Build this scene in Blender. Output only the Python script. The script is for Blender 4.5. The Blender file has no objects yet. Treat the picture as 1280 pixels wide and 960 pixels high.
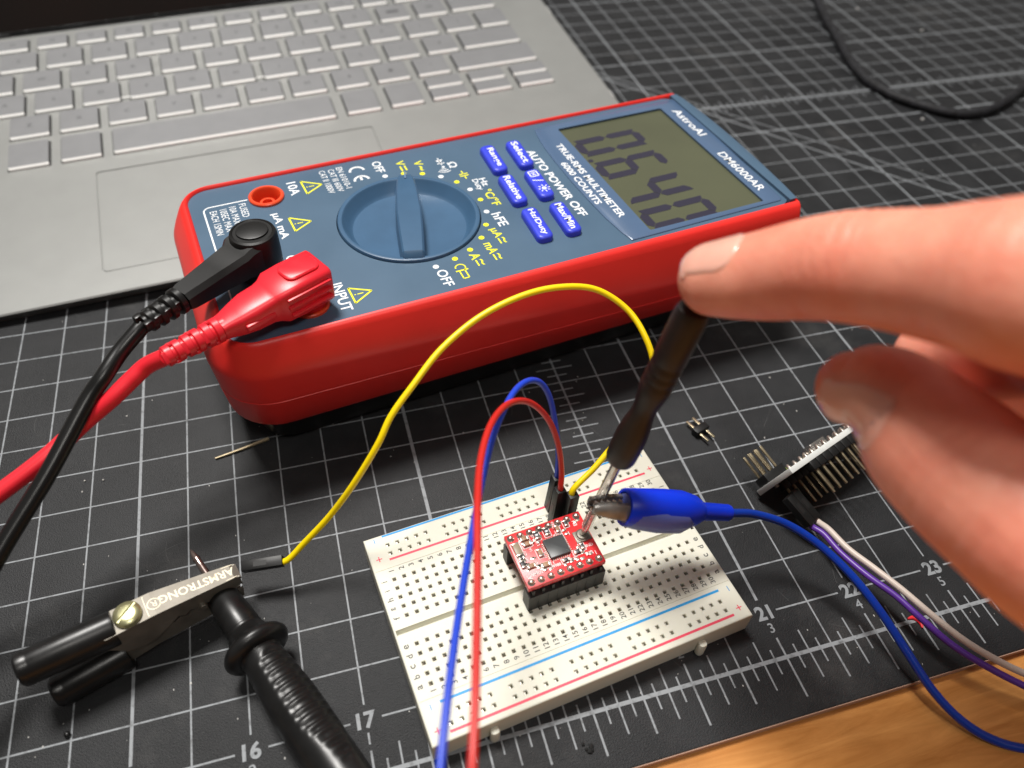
import bpy, bmesh, math, random
from mathutils import Vector, Matrix, Euler
from mathutils.noise import noise as pnoise
random.seed(7)
S = 0.001            # the scene is written in millimetres
sc = bpy.context.scene
COL = sc.collection
V = Vector
PI = math.pi

# ------------------------------------------------------------------ camera model (metric, from the mat grid)
F = 985.094
CR = Matrix(((0.96064394, -0.27535568, 0.03663984), (0.17936921, 0.71560165, 0.67508589), (-0.21210826, -0.64194511, 0.73682872)))
CC = V((-17.828, -69.803, 185.820))
def ray(u, v): return CR.transposed() @ V(((u-640)/F, -(v-480)/F, -1))
def un(u, v, z):                      # point at height z seen at (u, v) of the 1280 px photograph
    d = ray(u, v); return CC + d*((z-CC.z)/d.z)
def at(u, v, dep): return CC + ray(u, v)*dep

# ------------------------------------------------------------------ mesh helpers
def new(): return bmesh.new()
def mat4(loc=(0, 0, 0), rz=0, M3=None):
    M = Matrix.Translation(V(loc)) @ (Matrix.Rotation(rz, 4, 'Z') if M3 is None else M3.to_4x4())
    return M
def frame(z, x=None):                 # 3x3 with local z along z
    z = V(z).normalized(); x = V(x) if x is not None else V((0, 0, 1))
    if abs(x.normalized().dot(z)) > .98: x = V((1, 0, 0))
    x = (x - z*x.dot(z)).normalized(); y = z.cross(x)
    return Matrix((x, y, z)).transposed()
def loft(bm, rings, cap0=True, cap1=True, closed=True):
    vs = [[bm.verts.new(p) for p in r] for r in rings]
    n = len(vs[0])
    for a, b in zip(vs, vs[1:]):
        for i in range(n if closed else n-1):
            j = (i+1) % n
            bm.faces.new((a[i], a[j], b[j], b[i]))
    if cap0: bm.faces.new(vs[0][::-1])
    if cap1: bm.faces.new(vs[-1])
    return vs
def box(bm, x0, x1, y0, y1, z0, z1, bev=0, M=None, seg=2):
    t = new()
    loft(t, [[V((x0, y0, z)), V((x1, y0, z)), V((x1, y1, z)), V((x0, y1, z))] for z in (z0, z1)])
    if bev: bmesh.ops.bevel(t, geom=t.edges[:], offset=bev, segments=seg, affect='EDGES', profile=.5)
    merge(bm, t, M)
def merge(bm, t, M=None):
    if M is not None: t.transform(M)
    mp = {v: bm.verts.new(v.co) for v in t.verts}
    for f in t.faces:
        try:
            g = bm.faces.new([mp[v] for v in f.verts]); g.material_index = f.material_index
        except ValueError: pass
    t.free()
def rrect(x0, x1, y0, y1, r, n=6, z=0, rx=None):
    pts = []; r_ = r
    for cx, cy, a in ((1, 1, 0), (0, 1, 90), (0, 0, 180), (1, 0, 270)):
        r = rx if (rx and cx) else r_
        cx = x1-r if cx else x0+r; cy = y1-r if cy else y0+r
        for k in range(n+1):
            t = math.radians(a + 90*k/n); pts.append(V((cx+r*math.cos(t), cy+r*math.sin(t), z)))
    return pts
def rbox(bm, x0, x1, y0, y1, z0, z1, r, e=.3, M=None, n=6, top=True):   # rounded box with eased top edge
    t = new(); prof = [(0, z0), (0, z1-e), (e*.3, z1-e*.3), (e, z1)]
    loft(t, [rrect(x0+o, x1-o, y0+o, y1-o, max(r-o, .02), n, z) for o, z in prof]); merge(bm, t, M)
def circ(r, z=0, n=32, c=(0, 0)): return [V((c[0]+r*math.cos(2*PI*k/n), c[1]+r*math.sin(2*PI*k/n), z)) for k in range(n)]
def lathe(bm, prof, M=None, n=32, cap0=True, cap1=True):
    t = new(); loft(t, [circ(max(r, .001), z, n) for r, z in prof], cap0, cap1); merge(bm, t, M)
def spline(P, k=8):
    P = [V(p) for p in P]; Q = [2*P[0]-P[1]] + P + [2*P[-1]-P[-2]]; out = []
    for i in range(1, len(Q)-2):
        a, b, c, d = Q[i-1:i+3]
        for j in range(k):
            t = j/k
            out.append(.5*((2*b)+(c-a)*t+(2*a-5*b+4*c-d)*t*t+(3*b-a-3*c+d)*t**3))
    out.append(P[-1]); return out
def tube(bm, P, r, n=12, k=8, smooth=True, caps=True, sq=None):
    pts = spline(P, k) if smooth else [V(p) for p in P]
    R = r if callable(r) else (lambda t: r)
    tang = [(pts[min(i+1, len(pts)-1)]-pts[max(i-1, 0)]).normalized() for i in range(len(pts))]
    x = frame(tang[0]).col[0]; rings = []
    for i, p in enumerate(pts):
        x = (x - tang[i]*x.dot(tang[i])).normalized(); y = tang[i].cross(x); rr = R(i/(len(pts)-1))
        rings.append([p + (x*math.cos(2*PI*j/n)+y*math.sin(2*PI*j/n))*rr for j in range(n)])
    loft(bm, rings, caps, caps)
def strip(bm, p, q, w, z=None):       # flat line lying in xy
    p, q = V((p[0], p[1], p[2] if len(p) > 2 else 0)), V((q[0], q[1], q[2] if len(q) > 2 else 0))
    if z is not None: p.z = q.z = z
    d = (q-p).normalized(); s = V((-d.y, d.x, 0))*w/2
    vs = [bm.verts.new(a) for a in (p-s, q-s, q+s, p+s)]; bm.faces.new(vs)
def plate(bm, pts, z=None):
    vs = [bm.verts.new(V((p[0], p[1], p[2] if z is None else z))) for p in pts]; return bm.faces.new(vs)

_tc = {}
def glyphs(s, bold=0):
    if (s, bold) in _tc: return _tc[(s, bold)]
    cu = bpy.data.curves.new('t', 'FONT'); cu.body = s; cu.size = 1; cu.offset = bold; cu.resolution_u = 3
    o = bpy.data.objects.new('t', cu); COL.objects.link(o)
    dg = bpy.context.evaluated_depsgraph_get(); me = bpy.data.meshes.new_from_object(o.evaluated_get(dg))
    vs = [v.co.copy() for v in me.vertices]; fs = [list(p.vertices) for p in me.polygons]
    bpy.data.objects.remove(o); bpy.data.curves.remove(cu); bpy.data.meshes.remove(me)
    if vs:
        x0 = min(v.x for v in vs); x1 = max(v.x for v in vs); y0 = min(v.y for v in vs); y1 = max(v.y for v in vs)
        vs = [V(((v.x-x0)/(x1-x0), (v.y-y0)/(y1-y0), 0)) for v in vs]; asp = (x1-x0)/(y1-y0)
    else: asp = 1
    _tc[(s, bold)] = (vs, fs, asp); return _tc[(s, bold)]
def text(bm, s, org, right, up, w, h, bold=0.0):   # fits the string in the box org + right*w + up*h ; w=None keeps proportions
    vs, fs, asp = glyphs(s, bold)
    right = V(right).normalized(); up = V(up).normalized()
    if w is None: w = h*asp
    mp = [bm.verts.new(V(org)+right*(v.x*w)+up*(v.y*h)) for v in vs]
    for f in fs:
        try: bm.faces.new([mp[i] for i in f])
        except ValueError: pass
def textc(bm, s, c, right, up, h, bold=0.0, w=None):
    asp = glyphs(s, bold)[2]; w = w or h*asp
    text(bm, s, V(c)-V(right).normalized()*w/2-V(up).normalized()*h/2, right, up, w, h, bold)

# ------------------------------------------------------------------ objects
def obj(name, bm, mat, parent=None, smooth=40, M=None, sub=0):
    if M is not None: bm.transform(M)
    me = bpy.data.meshes.new(name)
    bmesh.ops.remove_doubles(bm, verts=bm.verts, dist=1e-5)
    bmesh.ops.recalc_face_normals(bm, faces=bm.faces)
    bm.transform(Matrix.Scale(S, 4)); bm.to_mesh(me); bm.free()
    o = bpy.data.objects.new(name, me); COL.objects.link(o)
    for m in (mat if isinstance(mat, (list, tuple)) else [mat]): me.materials.append(m)
    if smooth:
        me.polygons.foreach_set('use_smooth', [True]*len(me.polygons)); me.set_sharp_from_angle(angle=math.radians(smooth))
    if parent is not None: o.parent = parent
    return o
def flat(name, bm, mat, parent=None, M=None):      # printed marks, all facing up
    if M is not None: bm.transform(M)
    me = bpy.data.meshes.new(name); bm.transform(Matrix.Scale(S, 4)); bm.to_mesh(me); bm.free()
    o = bpy.data.objects.new(name, me); COL.objects.link(o)
    for m in (mat if isinstance(mat, (list, tuple)) else [mat]): me.materials.append(m)
    if parent is not None: o.parent = parent
    return o
def tag(o, label, cat, group=None, kind=None):
    if label: o['label'] = label
    if cat: o['category'] = cat
    if group: o['group'] = group
    if kind: o['kind'] = kind
    return o
def thing(name, label, cat, loc=(0, 0, 0), rz=0, group=None, M3=None):
    o = bpy.data.objects.new(name, None); COL.objects.link(o); o.empty_display_size = .005
    o.matrix_world = Matrix.Translation(V(loc)*S) @ (Matrix.Rotation(rz, 4, 'Z') if M3 is None else M3.to_4x4())
    return tag(o, label, cat, group)
def recenter(o):                       # puts the origin of a one-mesh thing at its base centre
    me = o.data; xs = [v.co for v in me.vertices]
    c = V(((min(v.x for v in xs)+max(v.x for v in xs))/2, (min(v.y for v in xs)+max(v.y for v in xs))/2, min(v.z for v in xs)))
    me.transform(Matrix.Translation(-c)); o.location = o.location + c
    return o

# ------------------------------------------------------------------ materials
def srgb(r, g, b):
    f = lambda c: (c/255/12.92) if c/255 <= .04045 else ((c/255+.055)/1.055)**2.4
    return (f(r), f(g), f(b), 1)
def mat(name, col, rough=.5, metal=0, spec=.5, var=0, vscale=200, bump=0, bscale=1500, sss=0, sssr=(1, .3, .15), coat=0, trans=0, col2=None, rvar=0, alpha=1):
    m = bpy.data.materials.new(name); m.use_nodes = True; nt = m.node_tree; N = nt.nodes; L = nt.links
    b = N['Principled BSDF']; b.inputs['Base Color'].default_value = col; b.inputs['Roughness'].default_value = rough
    b.inputs['Metallic'].default_value = metal; b.inputs['Specular IOR Level'].default_value = spec
    tc = N.new('ShaderNodeTexCoord')
    if coat: b.inputs['Coat Weight'].default_value = coat; b.inputs['Coat Roughness'].default_value = .15
    if trans: b.inputs['Transmission Weight'].default_value = trans
    if alpha < 1: b.inputs['Alpha'].default_value = alpha
    if sss:
        b.inputs['Subsurface Weight'].default_value = sss; b.inputs['Subsurface Radius'].default_value = sssr
        b.inputs['Subsurface Scale'].default_value = .002
    if var or col2:
        n = N.new('ShaderNodeTexNoise'); n.inputs['Scale'].default_value = vscale; n.inputs['Detail'].default_value = 6
        L.new(tc.outputs['Object'], n.inputs['Vector'])
        r = N.new('ShaderNodeValToRGB'); r.color_ramp.elements[0].position = .3; r.color_ramp.elements[1].position = .7
        c2 = col2 or tuple([max(0, c*(1-var)) for c in col[:3]]+[1]); c1 = col if col2 else tuple([min(1, c*(1+var)) for c in col[:3]]+[1])
        r.color_ramp.elements[0].color = c2; r.color_ramp.elements[1].color = c1
        L.new(n.outputs['Fac'], r.inputs['Fac']); L.new(r.outputs['Color'], b.inputs['Base Color'])
        if rvar:
            mr = N.new('ShaderNodeMapRange'); mr.inputs['To Min'].default_value = rough-rvar; mr.inputs['To Max'].default_value = rough+rvar
            L.new(n.outputs['Fac'], mr.inputs['Value']); L.new(mr.outputs['Result'], b.inputs['Roughness'])
    if bump:
        n2 = N.new('ShaderNodeTexNoise'); n2.inputs['Scale'].default_value = bscale; n2.inputs['Detail'].default_value = 3
        L.new(tc.outputs['Object'], n2.inputs['Vector'])
        bp = N.new('ShaderNodeBump'); bp.inputs['Strength'].default_value = 1; bp.inputs['Distance'].default_value = bump*S
        L.new(n2.outputs['Fac'], bp.inputs['Height']); L.new(bp.outputs['Normal'], b.inputs['Normal'])
    return m
MT = dict(
 silver=mat('laptop_aluminium', (.315, .32, .31, 1), .42, .55, var=.03, vscale=90, bump=.004, bscale=6000),
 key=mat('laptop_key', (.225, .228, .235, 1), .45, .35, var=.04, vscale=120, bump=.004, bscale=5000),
 keyedge=mat('laptop_key_edge', (.92, .92, .90, 1), .3, 0),  # near white, holds the light caught by the key fronts
 legend=mat('key_legend', (.07, .07, .075, 1), .5),
 lidblack=mat('screen_glass', (.012, .011, .011, 1), .12, 0, .6, col2=(.02, .014, .012, 1), vscale=12),
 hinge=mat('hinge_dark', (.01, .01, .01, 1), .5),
 red=mat('red_rubber', (.78, .026, .02, 1), .42, 0, .5, var=.05, vscale=60, bump=.008, bscale=2500),
 blueface=mat('blue_panel', (.060, .112, .175, 1), .42, 0, .5, var=.06, vscale=50, rvar=.07, bump=.006, bscale=3000),
 bluelens=mat('blue_lens', (.075, .125, .215, 1), .22, 0, .55, var=.05, vscale=60, rvar=.08),
 bluedial=mat('blue_dial', (.045, .105, .19, 1), .36, 0, .5, var=.06, vscale=140, bump=.006, bscale=3500),
 button=mat('blue_button', (.035, .055, .60, 1), .4, 0, .5, var=.05, vscale=300),
 white=mat('white_print', (.78, .80, .82, 1), .5),
 yellow=mat('yellow_print', (.80, .78, .02, 1), .5),
 lcd=mat('lcd_green', (.088, .094, .056, 1), .16, 0, .6, col2=(.076, .081, .049, 1), vscale=30),
 lcdseg=mat('lcd_segment', (.028, .026, .045, 1), .3),
 orange=mat('orange_socket', (.75, .07, .02, 1), .35),
 blackpl=mat('black_plastic', (.007, .007, .007, 1), .42, 0, .38, bump=.01, bscale=2500, var=.2, vscale=200),
 blackgl=mat('black_gloss', (.008, .008, .008, 1), .34, 0, .45, bump=.006, bscale=900, rvar=.08, var=.2, vscale=300),
 blackcb=mat('black_cable', (.006, .006, .006, 1), .3, 0, .385, bump=.005, bscale=800),
 dupont=mat('connector_black', (.008, .008, .008, 1), .45, 0, .38, bump=.01, bscale=3000),
 redpl=mat('red_plug', (.78, .02, .035, 1), .36, 0, .5, var=.05, vscale=100, bump=.008, bscale=2500),
 bread=mat('breadboard_abs', (.67, .66, .56, 1), .46, 0, .4, sss=.12, sssr=(1, .8, .5), var=.02, vscale=60, bump=.004, bscale=2500),
 hole=mat('contact_hole', (.07, .05, .027, 1), .5, .3, var=.5, vscale=700),
 holer=mat('rail_contact', (.55, .52, .46, 1), .35, .5, var=.35, vscale=500),
 ink=mat('black_ink', (.06, .06, .055, 1), .6),
 railblue=mat('blue_ink', (.0, .27, .62, 1), .5, var=.1, vscale=400),
 railred=mat('red_ink', (.72, .045, .095, 1), .5, var=.1, vscale=400),
 pcb=mat('red_pcb', (.80, .045, .05, 1), .32, 0, .55, col2=(.55, .015, .02, 1), vscale=380),
 silk=mat('silkscreen', (.85, .78, .76, 1), .5),
 chip=mat('chip_body', (.055, .06, .062, 1), .38, bump=.008, bscale=5000),
 solder=mat('solder', (.55, .50, .44, 1), .28, .85, var=.3, vscale=900),
 ceram=mat('ceramic', (.36, .20, .11, 1), .45, var=.2, vscale=900),
 resist=mat('resistor', (.035, .035, .04, 1), .4),
 steel=mat('bright_steel', (.62, .58, .54, 1), .22, .95, var=.12, vscale=500, bump=.004, bscale=2500),
 nickel=mat('worn_nickel', (.26, .24, .205, 1), .5, .65, col2=(.16, .145, .12, 1), vscale=160, bump=.02, bscale=700, rvar=.1),
 brass=mat('brass_screw', (.62, .58, .30, 1), .32, .85, col2=(.50, .50, .30, 1), vscale=500, bump=.01, bscale=900),
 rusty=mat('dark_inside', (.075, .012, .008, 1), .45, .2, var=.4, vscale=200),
 handle=mat('driver_handle', (.010, .007, .006, 1), .42, 0, .4, bump=.01, bscale=1400, col2=(.018, .012, .008, 1), vscale=120),
 wy=mat('yellow_wire', (.88, .66, .0, 1), .38), wr=mat('red_wire', (.55, .018, .012, 1), .35), wb=mat('blue_wire', (.014, .055, .55, 1), .35),
 wdb=mat('dark_blue_wire', (.0, .03, .30, 1), .32, bump=.02, bscale=500), wp=mat('purple_wire', (.10, .03, .30, 1), .38), ww=mat('white_wire', (.58, .50, .44, 1), .42),
 bluerub=mat('blue_pvc', (.0, .030, .62, 1), .40, 0, .4, sss=.05, sssr=(.1, .2, 1), bump=.03, bscale=120, var=.06, vscale=90),
 bluehaze=mat('blue_pvc_skirt', (.10, .13, .42, 1), .35, 0, .5, sss=.2, sssr=(.3, .3, 1)),
 pinm=mat('gold_pin', (.56, .47, .31, 1), .3, .9, var=.15, vscale=900), green=mat('pcb_white', (.62, .64, .62, 1), .4, var=.05, vscale=300),
 dgreen=mat('led_green', (.55, .75, .10, 1), .35),
 nail=mat('nail', (.85, .46, .36, 1), .2, 0, .5, sss=.3, sssr=(1, .35, .2), coat=.25, col2=(.81, .38, .29, 1), vscale=70),
 dustm=mat('dust', (.45, .44, .42, 1), .8), redbit=mat('red_bit', (.75, .02, .03, 1), .5), crumb=mat('black_crumb', (.01, .01, .01, 1), .6),
)
def line_mat():                        # printed grey grid, slightly worn
    m = mat('grid_ink', (.25, .265, .28, 1), .62); nt = m.node_tree; N = nt.nodes; L = nt.links; b = N['Principled BSDF']
    tc = N.new('ShaderNodeTexCoord'); n = N.new('ShaderNodeTexNoise'); n.inputs['Scale'].default_value = 420; n.inputs['Detail'].default_value = 8; n.inputs['Roughness'].default_value = .7
    L.new(tc.outputs['Object'], n.inputs['Vector']); r = N.new('ShaderNodeValToRGB')
    r.color_ramp.elements[0].position = .32; r.color_ramp.elements[0].color = (.10, .105, .11, 1); r.color_ramp.elements[1].position = .5; r.color_ramp.elements[1].color = (.235, .25, .265, 1)
    L.new(n.outputs['Fac'], r.inputs['Fac']); L.new(r.outputs['Color'], b.inputs['Base Color']); return m
def mat_mat():                         # cutting mat: dark vinyl with fine grain, scuffs and dust specks
    m = mat('mat_vinyl', (.02, .02, .021, 1), .5, 0, .27); nt = m.node_tree; N = nt.nodes; L = nt.links; b = N['Principled BSDF']
    tc = N.new('ShaderNodeTexCoord')
    def noise(s, d=6, r=.6):
        n = N.new('ShaderNodeTexNoise'); n.inputs['Scale'].default_value = s; n.inputs['Detail'].default_value = d; n.inputs['Roughness'].default_value = r
        L.new(tc.outputs['Object'], n.inputs['Vector']); return n
    n1 = noise(28, 8, .7); r1 = N.new('ShaderNodeValToRGB'); e = r1.color_ramp.elements
    e[0].position = .35; e[0].color = (.0095, .010, .0112, 1); e[1].position = .68; e[1].color = (.023, .024, .0258, 1)
    L.new(n1.outputs['Fac'], r1.inputs['Fac'])
    v = N.new('ShaderNodeTexVoronoi'); v.inputs['Scale'].default_value = 260; L.new(tc.outputs['Object'], v.inputs['Vector'])
    r2 = N.new('ShaderNodeValToRGB'); e = r2.color_ramp.elements; e[0].position = .0; e[0].color = (1, 1, 1, 1); e[1].position = .045; e[1].color = (0, 0, 0, 1)
    L.new(v.outputs['Distance'], r2.inputs['Fac'])
    n3 = noise(45, 2); r3 = N.new('ShaderNodeValToRGB'); e = r3.color_ramp.elements; e[0].position = .5; e[0].color = (0, 0, 0, 1); e[1].position = .62; e[1].color = (.6, .6, .6, 1)
    L.new(n3.outputs['Fac'], r3.inputs['Fac'])
    mu = N.new('ShaderNodeMath'); mu.operation = 'MULTIPLY'; L.new(r2.outputs['Color'], mu.inputs[0]); L.new(r3.outputs['Color'], mu.inputs[1])
    # smudges of grey dust
    n5 = noise(16, 10, .75); r5 = N.new('ShaderNodeValToRGB'); e = r5.color_ramp.elements; e[0].position = .56; e[0].color = (0, 0, 0, 1); e[1].position = .80; e[1].color = (.22, .22, .22, 1)
    L.new(n5.outputs['Fac'], r5.inputs['Fac'])
    ad = N.new('ShaderNodeMath'); ad.operation = 'MAXIMUM'; L.new(mu.outputs[0], ad.inputs[0]); L.new(r5.outputs['Color'], ad.inputs[1])
    mx = N.new('ShaderNodeMix'); mx.data_type = 'RGBA'; L.new(ad.outputs[0], mx.inputs['Factor']); L.new(r1.outputs['Color'], mx.inputs[6]); mx.inputs[7].default_value = (.20, .19, .18, 1)
    L.new(mx.outputs[2], b.inputs['Base Color'])
    mr = N.new('ShaderNodeMapRange'); mr.inputs['To Min'].default_value = .40; mr.inputs['To Max'].default_value = .62; L.new(n1.outputs['Fac'], mr.inputs['Value']); L.new(mr.outputs['Result'], b.inputs['Roughness'])
    n4 = noise(2600, 3, .6); bp = N.new('ShaderNodeBump'); bp.inputs['Distance'].default_value = .00017; bp.inputs['Strength'].default_value = 1
    L.new(n4.outputs['Fac'], bp.inputs['Height']); L.new(bp.outputs['Normal'], b.inputs['Normal']); return m
def wood_mat():
    m = mat('pine_table', (.5, .25, .08, 1), .32, 0, .45); nt = m.node_tree; N = nt.nodes; L = nt.links; b = N['Principled BSDF']
    tc = N.new('ShaderNodeTexCoord'); mp = N.new('ShaderNodeMapping'); mp.inputs['Scale'].default_value = (6, 55, 6); mp.inputs['Rotation'].default_value = (0, 0, .06)
    L.new(tc.outputs['Object'], mp.inputs['Vector'])
    n = N.new('ShaderNodeTexNoise'); n.inputs['Scale'].default_value = 3.2; n.inputs['Detail'].default_value = 12; n.inputs['Roughness'].default_value = .72; n.inputs['Distortion'].default_value = 1.4
    L.new(mp.outputs[0], n.inputs['Vector']); r = N.new('ShaderNodeValToRGB'); e = r.color_ramp.elements
    e[0].position = .3; e[0].color = (.40, .16, .035, 1); e[1].position = .72; e[1].color = (.66, .32, .10, 1)
    L.new(n.outputs['Fac'], r.inputs['Fac'])
    n2 = N.new('ShaderNodeTexNoise'); n2.inputs['Scale'].default_value = 24; n2.inputs['Detail'].default_value = 8; L.new(tc.outputs['Object'], n2.inputs['Vector'])
    r2 = N.new('ShaderNodeValToRGB'); e = r2.color_ramp.elements; e[0].position = .4; e[0].color = (.82, .78, .7, 1); e[1].position = .62; e[1].color = (1.08, 1.05, 1, 1); L.new(n2.outputs['Fac'], r2.inputs['Fac'])
    mx = N.new('ShaderNodeMix'); mx.data_type = 'RGBA'; mx.blend_type = 'MULTIPLY'; mx.inputs['Factor'].default_value = 1
    L.new(r.outputs['Color'], mx.inputs[6]); L.new(r2.outputs['Color'], mx.inputs[7]); L.new(mx.outputs[2], b.inputs['Base Color'])
    bp = N.new('ShaderNodeBump'); bp.inputs['Distance'].default_value = .00006; L.new(n.outputs['Fac'], bp.inputs['Height']); L.new(bp.outputs['Normal'], b.inputs['Normal']); return m
def skin_mat():
    m = mat('skin', (.55, .22, .14, 1), .42, 0, .45, sss=.35, sssr=(1.0, .32, .16)); nt = m.node_tree; N = nt.nodes; L = nt.links; b = N['Principled BSDF']
    b.inputs['Subsurface Scale'].default_value = .003; b.inputs['Roughness'].default_value = .46
    tc = N.new('ShaderNodeTexCoord')
    def noise(s, d=5, r=.55, vec=None):
        n = N.new('ShaderNodeTexNoise'); n.inputs['Scale'].default_value = s; n.inputs['Detail'].default_value = d; n.inputs['Roughness'].default_value = r
        L.new(vec or tc.outputs['Object'], n.inputs['Vector']); return n
    n1 = noise(75, 5); r1 = N.new('ShaderNodeValToRGB'); e = r1.color_ramp.elements
    e[0].position = .32; e[0].color = (.73, .235, .155, 1); e[1].position = .68; e[1].color = (.84, .36, .25, 1); L.new(n1.outputs['Fac'], r1.inputs['Fac']); L.new(r1.outputs['Color'], b.inputs['Base Color'])
    mp = N.new('ShaderNodeMapping'); mp.inputs['Rotation'].default_value = (.3, .35, -.35); mp.inputs['Scale'].default_value = (1, .28, .35); L.new(tc.outputs['Object'], mp.inputs['Vector'])
    n2 = noise(420, 5, .6, mp.outputs[0]); n3 = noise(2400, 2)
    b1 = N.new('ShaderNodeBump'); b1.inputs['Distance'].default_value = .00030; b1.inputs['Strength'].default_value = .8; L.new(n2.outputs['Fac'], b1.inputs['Height'])
    b2 = N.new('ShaderNodeBump'); b2.inputs['Distance'].default_value = .00006; L.new(n3.outputs['Fac'], b2.inputs['Height']); L.new(b1.outputs['Normal'], b2.inputs['Normal']); L.new(b2.outputs['Normal'], b.inputs['Normal'])
    return m
MT['line'] = line_mat(); MT['mat'] = mat_mat(); MT['wood'] = wood_mat(); MT['skin'] = skin_mat()

def boolcut(o, cutter_bm):
    me = bpy.data.meshes.new('c'); bmesh.ops.recalc_face_normals(cutter_bm, faces=cutter_bm.faces)
    cutter_bm.transform(Matrix.Scale(S, 4)); cutter_bm.to_mesh(me); cutter_bm.free()
    c = bpy.data.objects.new('c', me); COL.objects.link(c)
    md = o.modifiers.new('b', 'BOOLEAN'); md.operation = 'DIFFERENCE'; md.solver = 'EXACT'; md.object = c
    par = o.parent; o.parent = None
    bpy.context.view_layer.update(); dg = bpy.context.evaluated_depsgraph_get()
    nm = bpy.data.meshes.new_from_object(o.evaluated_get(dg)); nm.name = o.name
    o.modifiers.clear(); old = o.data; o.data = nm; o.parent = par
    nm.polygons.foreach_set('use_smooth', [True]*len(nm.polygons)); nm.set_sharp_from_angle(angle=math.radians(35))
    bpy.data.objects.remove(c); bpy.data.meshes.remove(old)

# ================================================================== TABLE AND MAT
b = new(); box(b, -700, 800, -500, 900, -28, -2.6, 1)
tag(obj('table', b, MT['wood']), 'orange pine table top showing past the front edge of the black mat', None, kind='structure')

cm = thing('cutting_mat', 'black cutting mat printed with a grey grid and rulers, lying on the wooden table', 'cutting mat')
b = new(); box(b, -457, 457, -25.7, 584, -2.5, 0, .3)
obj('mat_sheet', b, MT['mat'], cm)
b = new(); box(b, -457.1, 457.1, -25.9, -25.7, -2.4, -.35)
obj('mat_edge', b, mat('mat_core', (.42, .27, .20, 1), .7), cm)
g = new(); Z = .05; IN = 25.4
X = lambda inch: (inch-18)*IN
xs = [i*.5 for i in range(1, 72)]; ys = [i*.5 for i in range(0, 46)]
for x in xs:
    w = .95 if abs(x-18) < .1 else (.75 if x % 3 == 0 else .42)
    if x % 1 == 0: strip(g, (X(x), 3.6), (X(x), 571.5), w, Z)
    else: strip(g, (X(x), -12), (X(x), 571.5), w, Z)
for y in ys:
    w = .8 if (y*2) % 6 == 5 and y > 6 else .42
    if y == 0:
        for k in range(1, 36):
            strip(g, (X(k)+3.6, 0), (X(k+1)-3.6, 0), .45, Z+.02)
    else: strip(g, (X(.5), y*IN), (X(35.5), y*IN), w, Z+.02)
strip(g, (X(.5), -12), (X(35.5), -12), 1.0, Z+.03)
for k in range(8, 8*35):
    x = k/8
    if k % 8 == 0: t, bb = -6.9, -22.0
    elif k % 4 == 0: t, bb = -12, -20.4
    elif k % 2 == 0: t, bb = -6.4, -18.8
    else: t, bb = -9.35, -15.6
    strip(g, (X(x), bb), (X(x), t), .5 if k % 4 == 0 else .42, Z+.01)
xc = X(20); strip(g, (xc, 3.6), (xc, 571), .6, Z+.03)
for k in range(1, 170):
    y = k*3.175
    if k % 4 == 0: continue
    l = 6.1 if k % 4 == 2 else 3.3
    strip(g, (xc-l, y), (xc+l, y), .4, Z+.01)
yc = 9.5*IN; strip(g, (X(1), yc), (X(35), yc), 1.0, Z+.03)
for k in range(8, 8*35):
    if k % 4 == 0: continue
    l = 5 if k % 4 == 2 else 2.8
    strip(g, (X(k/8), yc-l), (X(k/8), yc+l), .4, Z+.01)
p0 = un(770, 95, 0); 
strip(g, (120.5, 300), (290, 100), .7, Z+.04); strip(g, (124, 300), (300, 107), .5, Z+.045)
flat('grid_lines', g, MT['line'], cm)
g = new(); cr = random.Random(21)
for k in range(70):
    p_ = un(cr.uniform(0, 1280), cr.uniform(150, 950), .02)
    if p_.y < -20: continue
    a_ = cr.uniform(0, PI); l_ = cr.uniform(2, 11); c_ = cr.uniform(-.6, .6)
    q_ = [V((p_.x+math.cos(a_+c_*t)*l_*t, p_.y+math.sin(a_+c_*t)*l_*t, 0)) for t in (0, .35, .7, 1)]
    for u_, v_ in zip(q_, q_[1:]): strip(g, u_, v_, cr.uniform(.05, .11), .02)
tag(flat('cut_marks', g, mat('cut_mark', (.06, .06, .06, 1), .8), cm), None, None, kind='stuff')
for k in range(12, 27):
    for q_, y_, h_, bo_ in ((k, 0, 3.9, .035), (abs(k-18), -4.2, 2.6, .01)):
        if q_: g = new(); textc(g, str(q_), (X(k), y_, Z+.05), (1, 0, 0), (0, 1, 0), h_, bo_); flat('ruler_number', g, MT['line'], cm)

# ================================================================== LAPTOP
LR = Matrix(((1, 0, 0), (0, 1, 0), (0, 0, 1)))
rv = V((0.08, -0.02, 0.07)); LR = Matrix.Rotation(rv.length, 3, rv.normalized())
LO = V((-60, 162.32, 5.86))
lp = thing('laptop', 'silver laptop with flat grey keys, open behind the red and blue meter', 'laptop', LO, M3=LR)
b = new()
x0, x1, y1 = -185, 188.6, 181
def lr(o, z): return rrect(x0+o, x1-o, 0+o*1.6, y1-o, 7, 8, z)
loft(b, [lr(4.5, -5.4), lr(1.3, -4.7), lr(.25, -1.0), lr(0, -.45), lr(.3, 0)])
deck = obj('deck', b, MT['silver'], lp)
c = new(); rbx = rrect(-28.4, 80.4, 11, 68.7, 1.5, 4)
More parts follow.
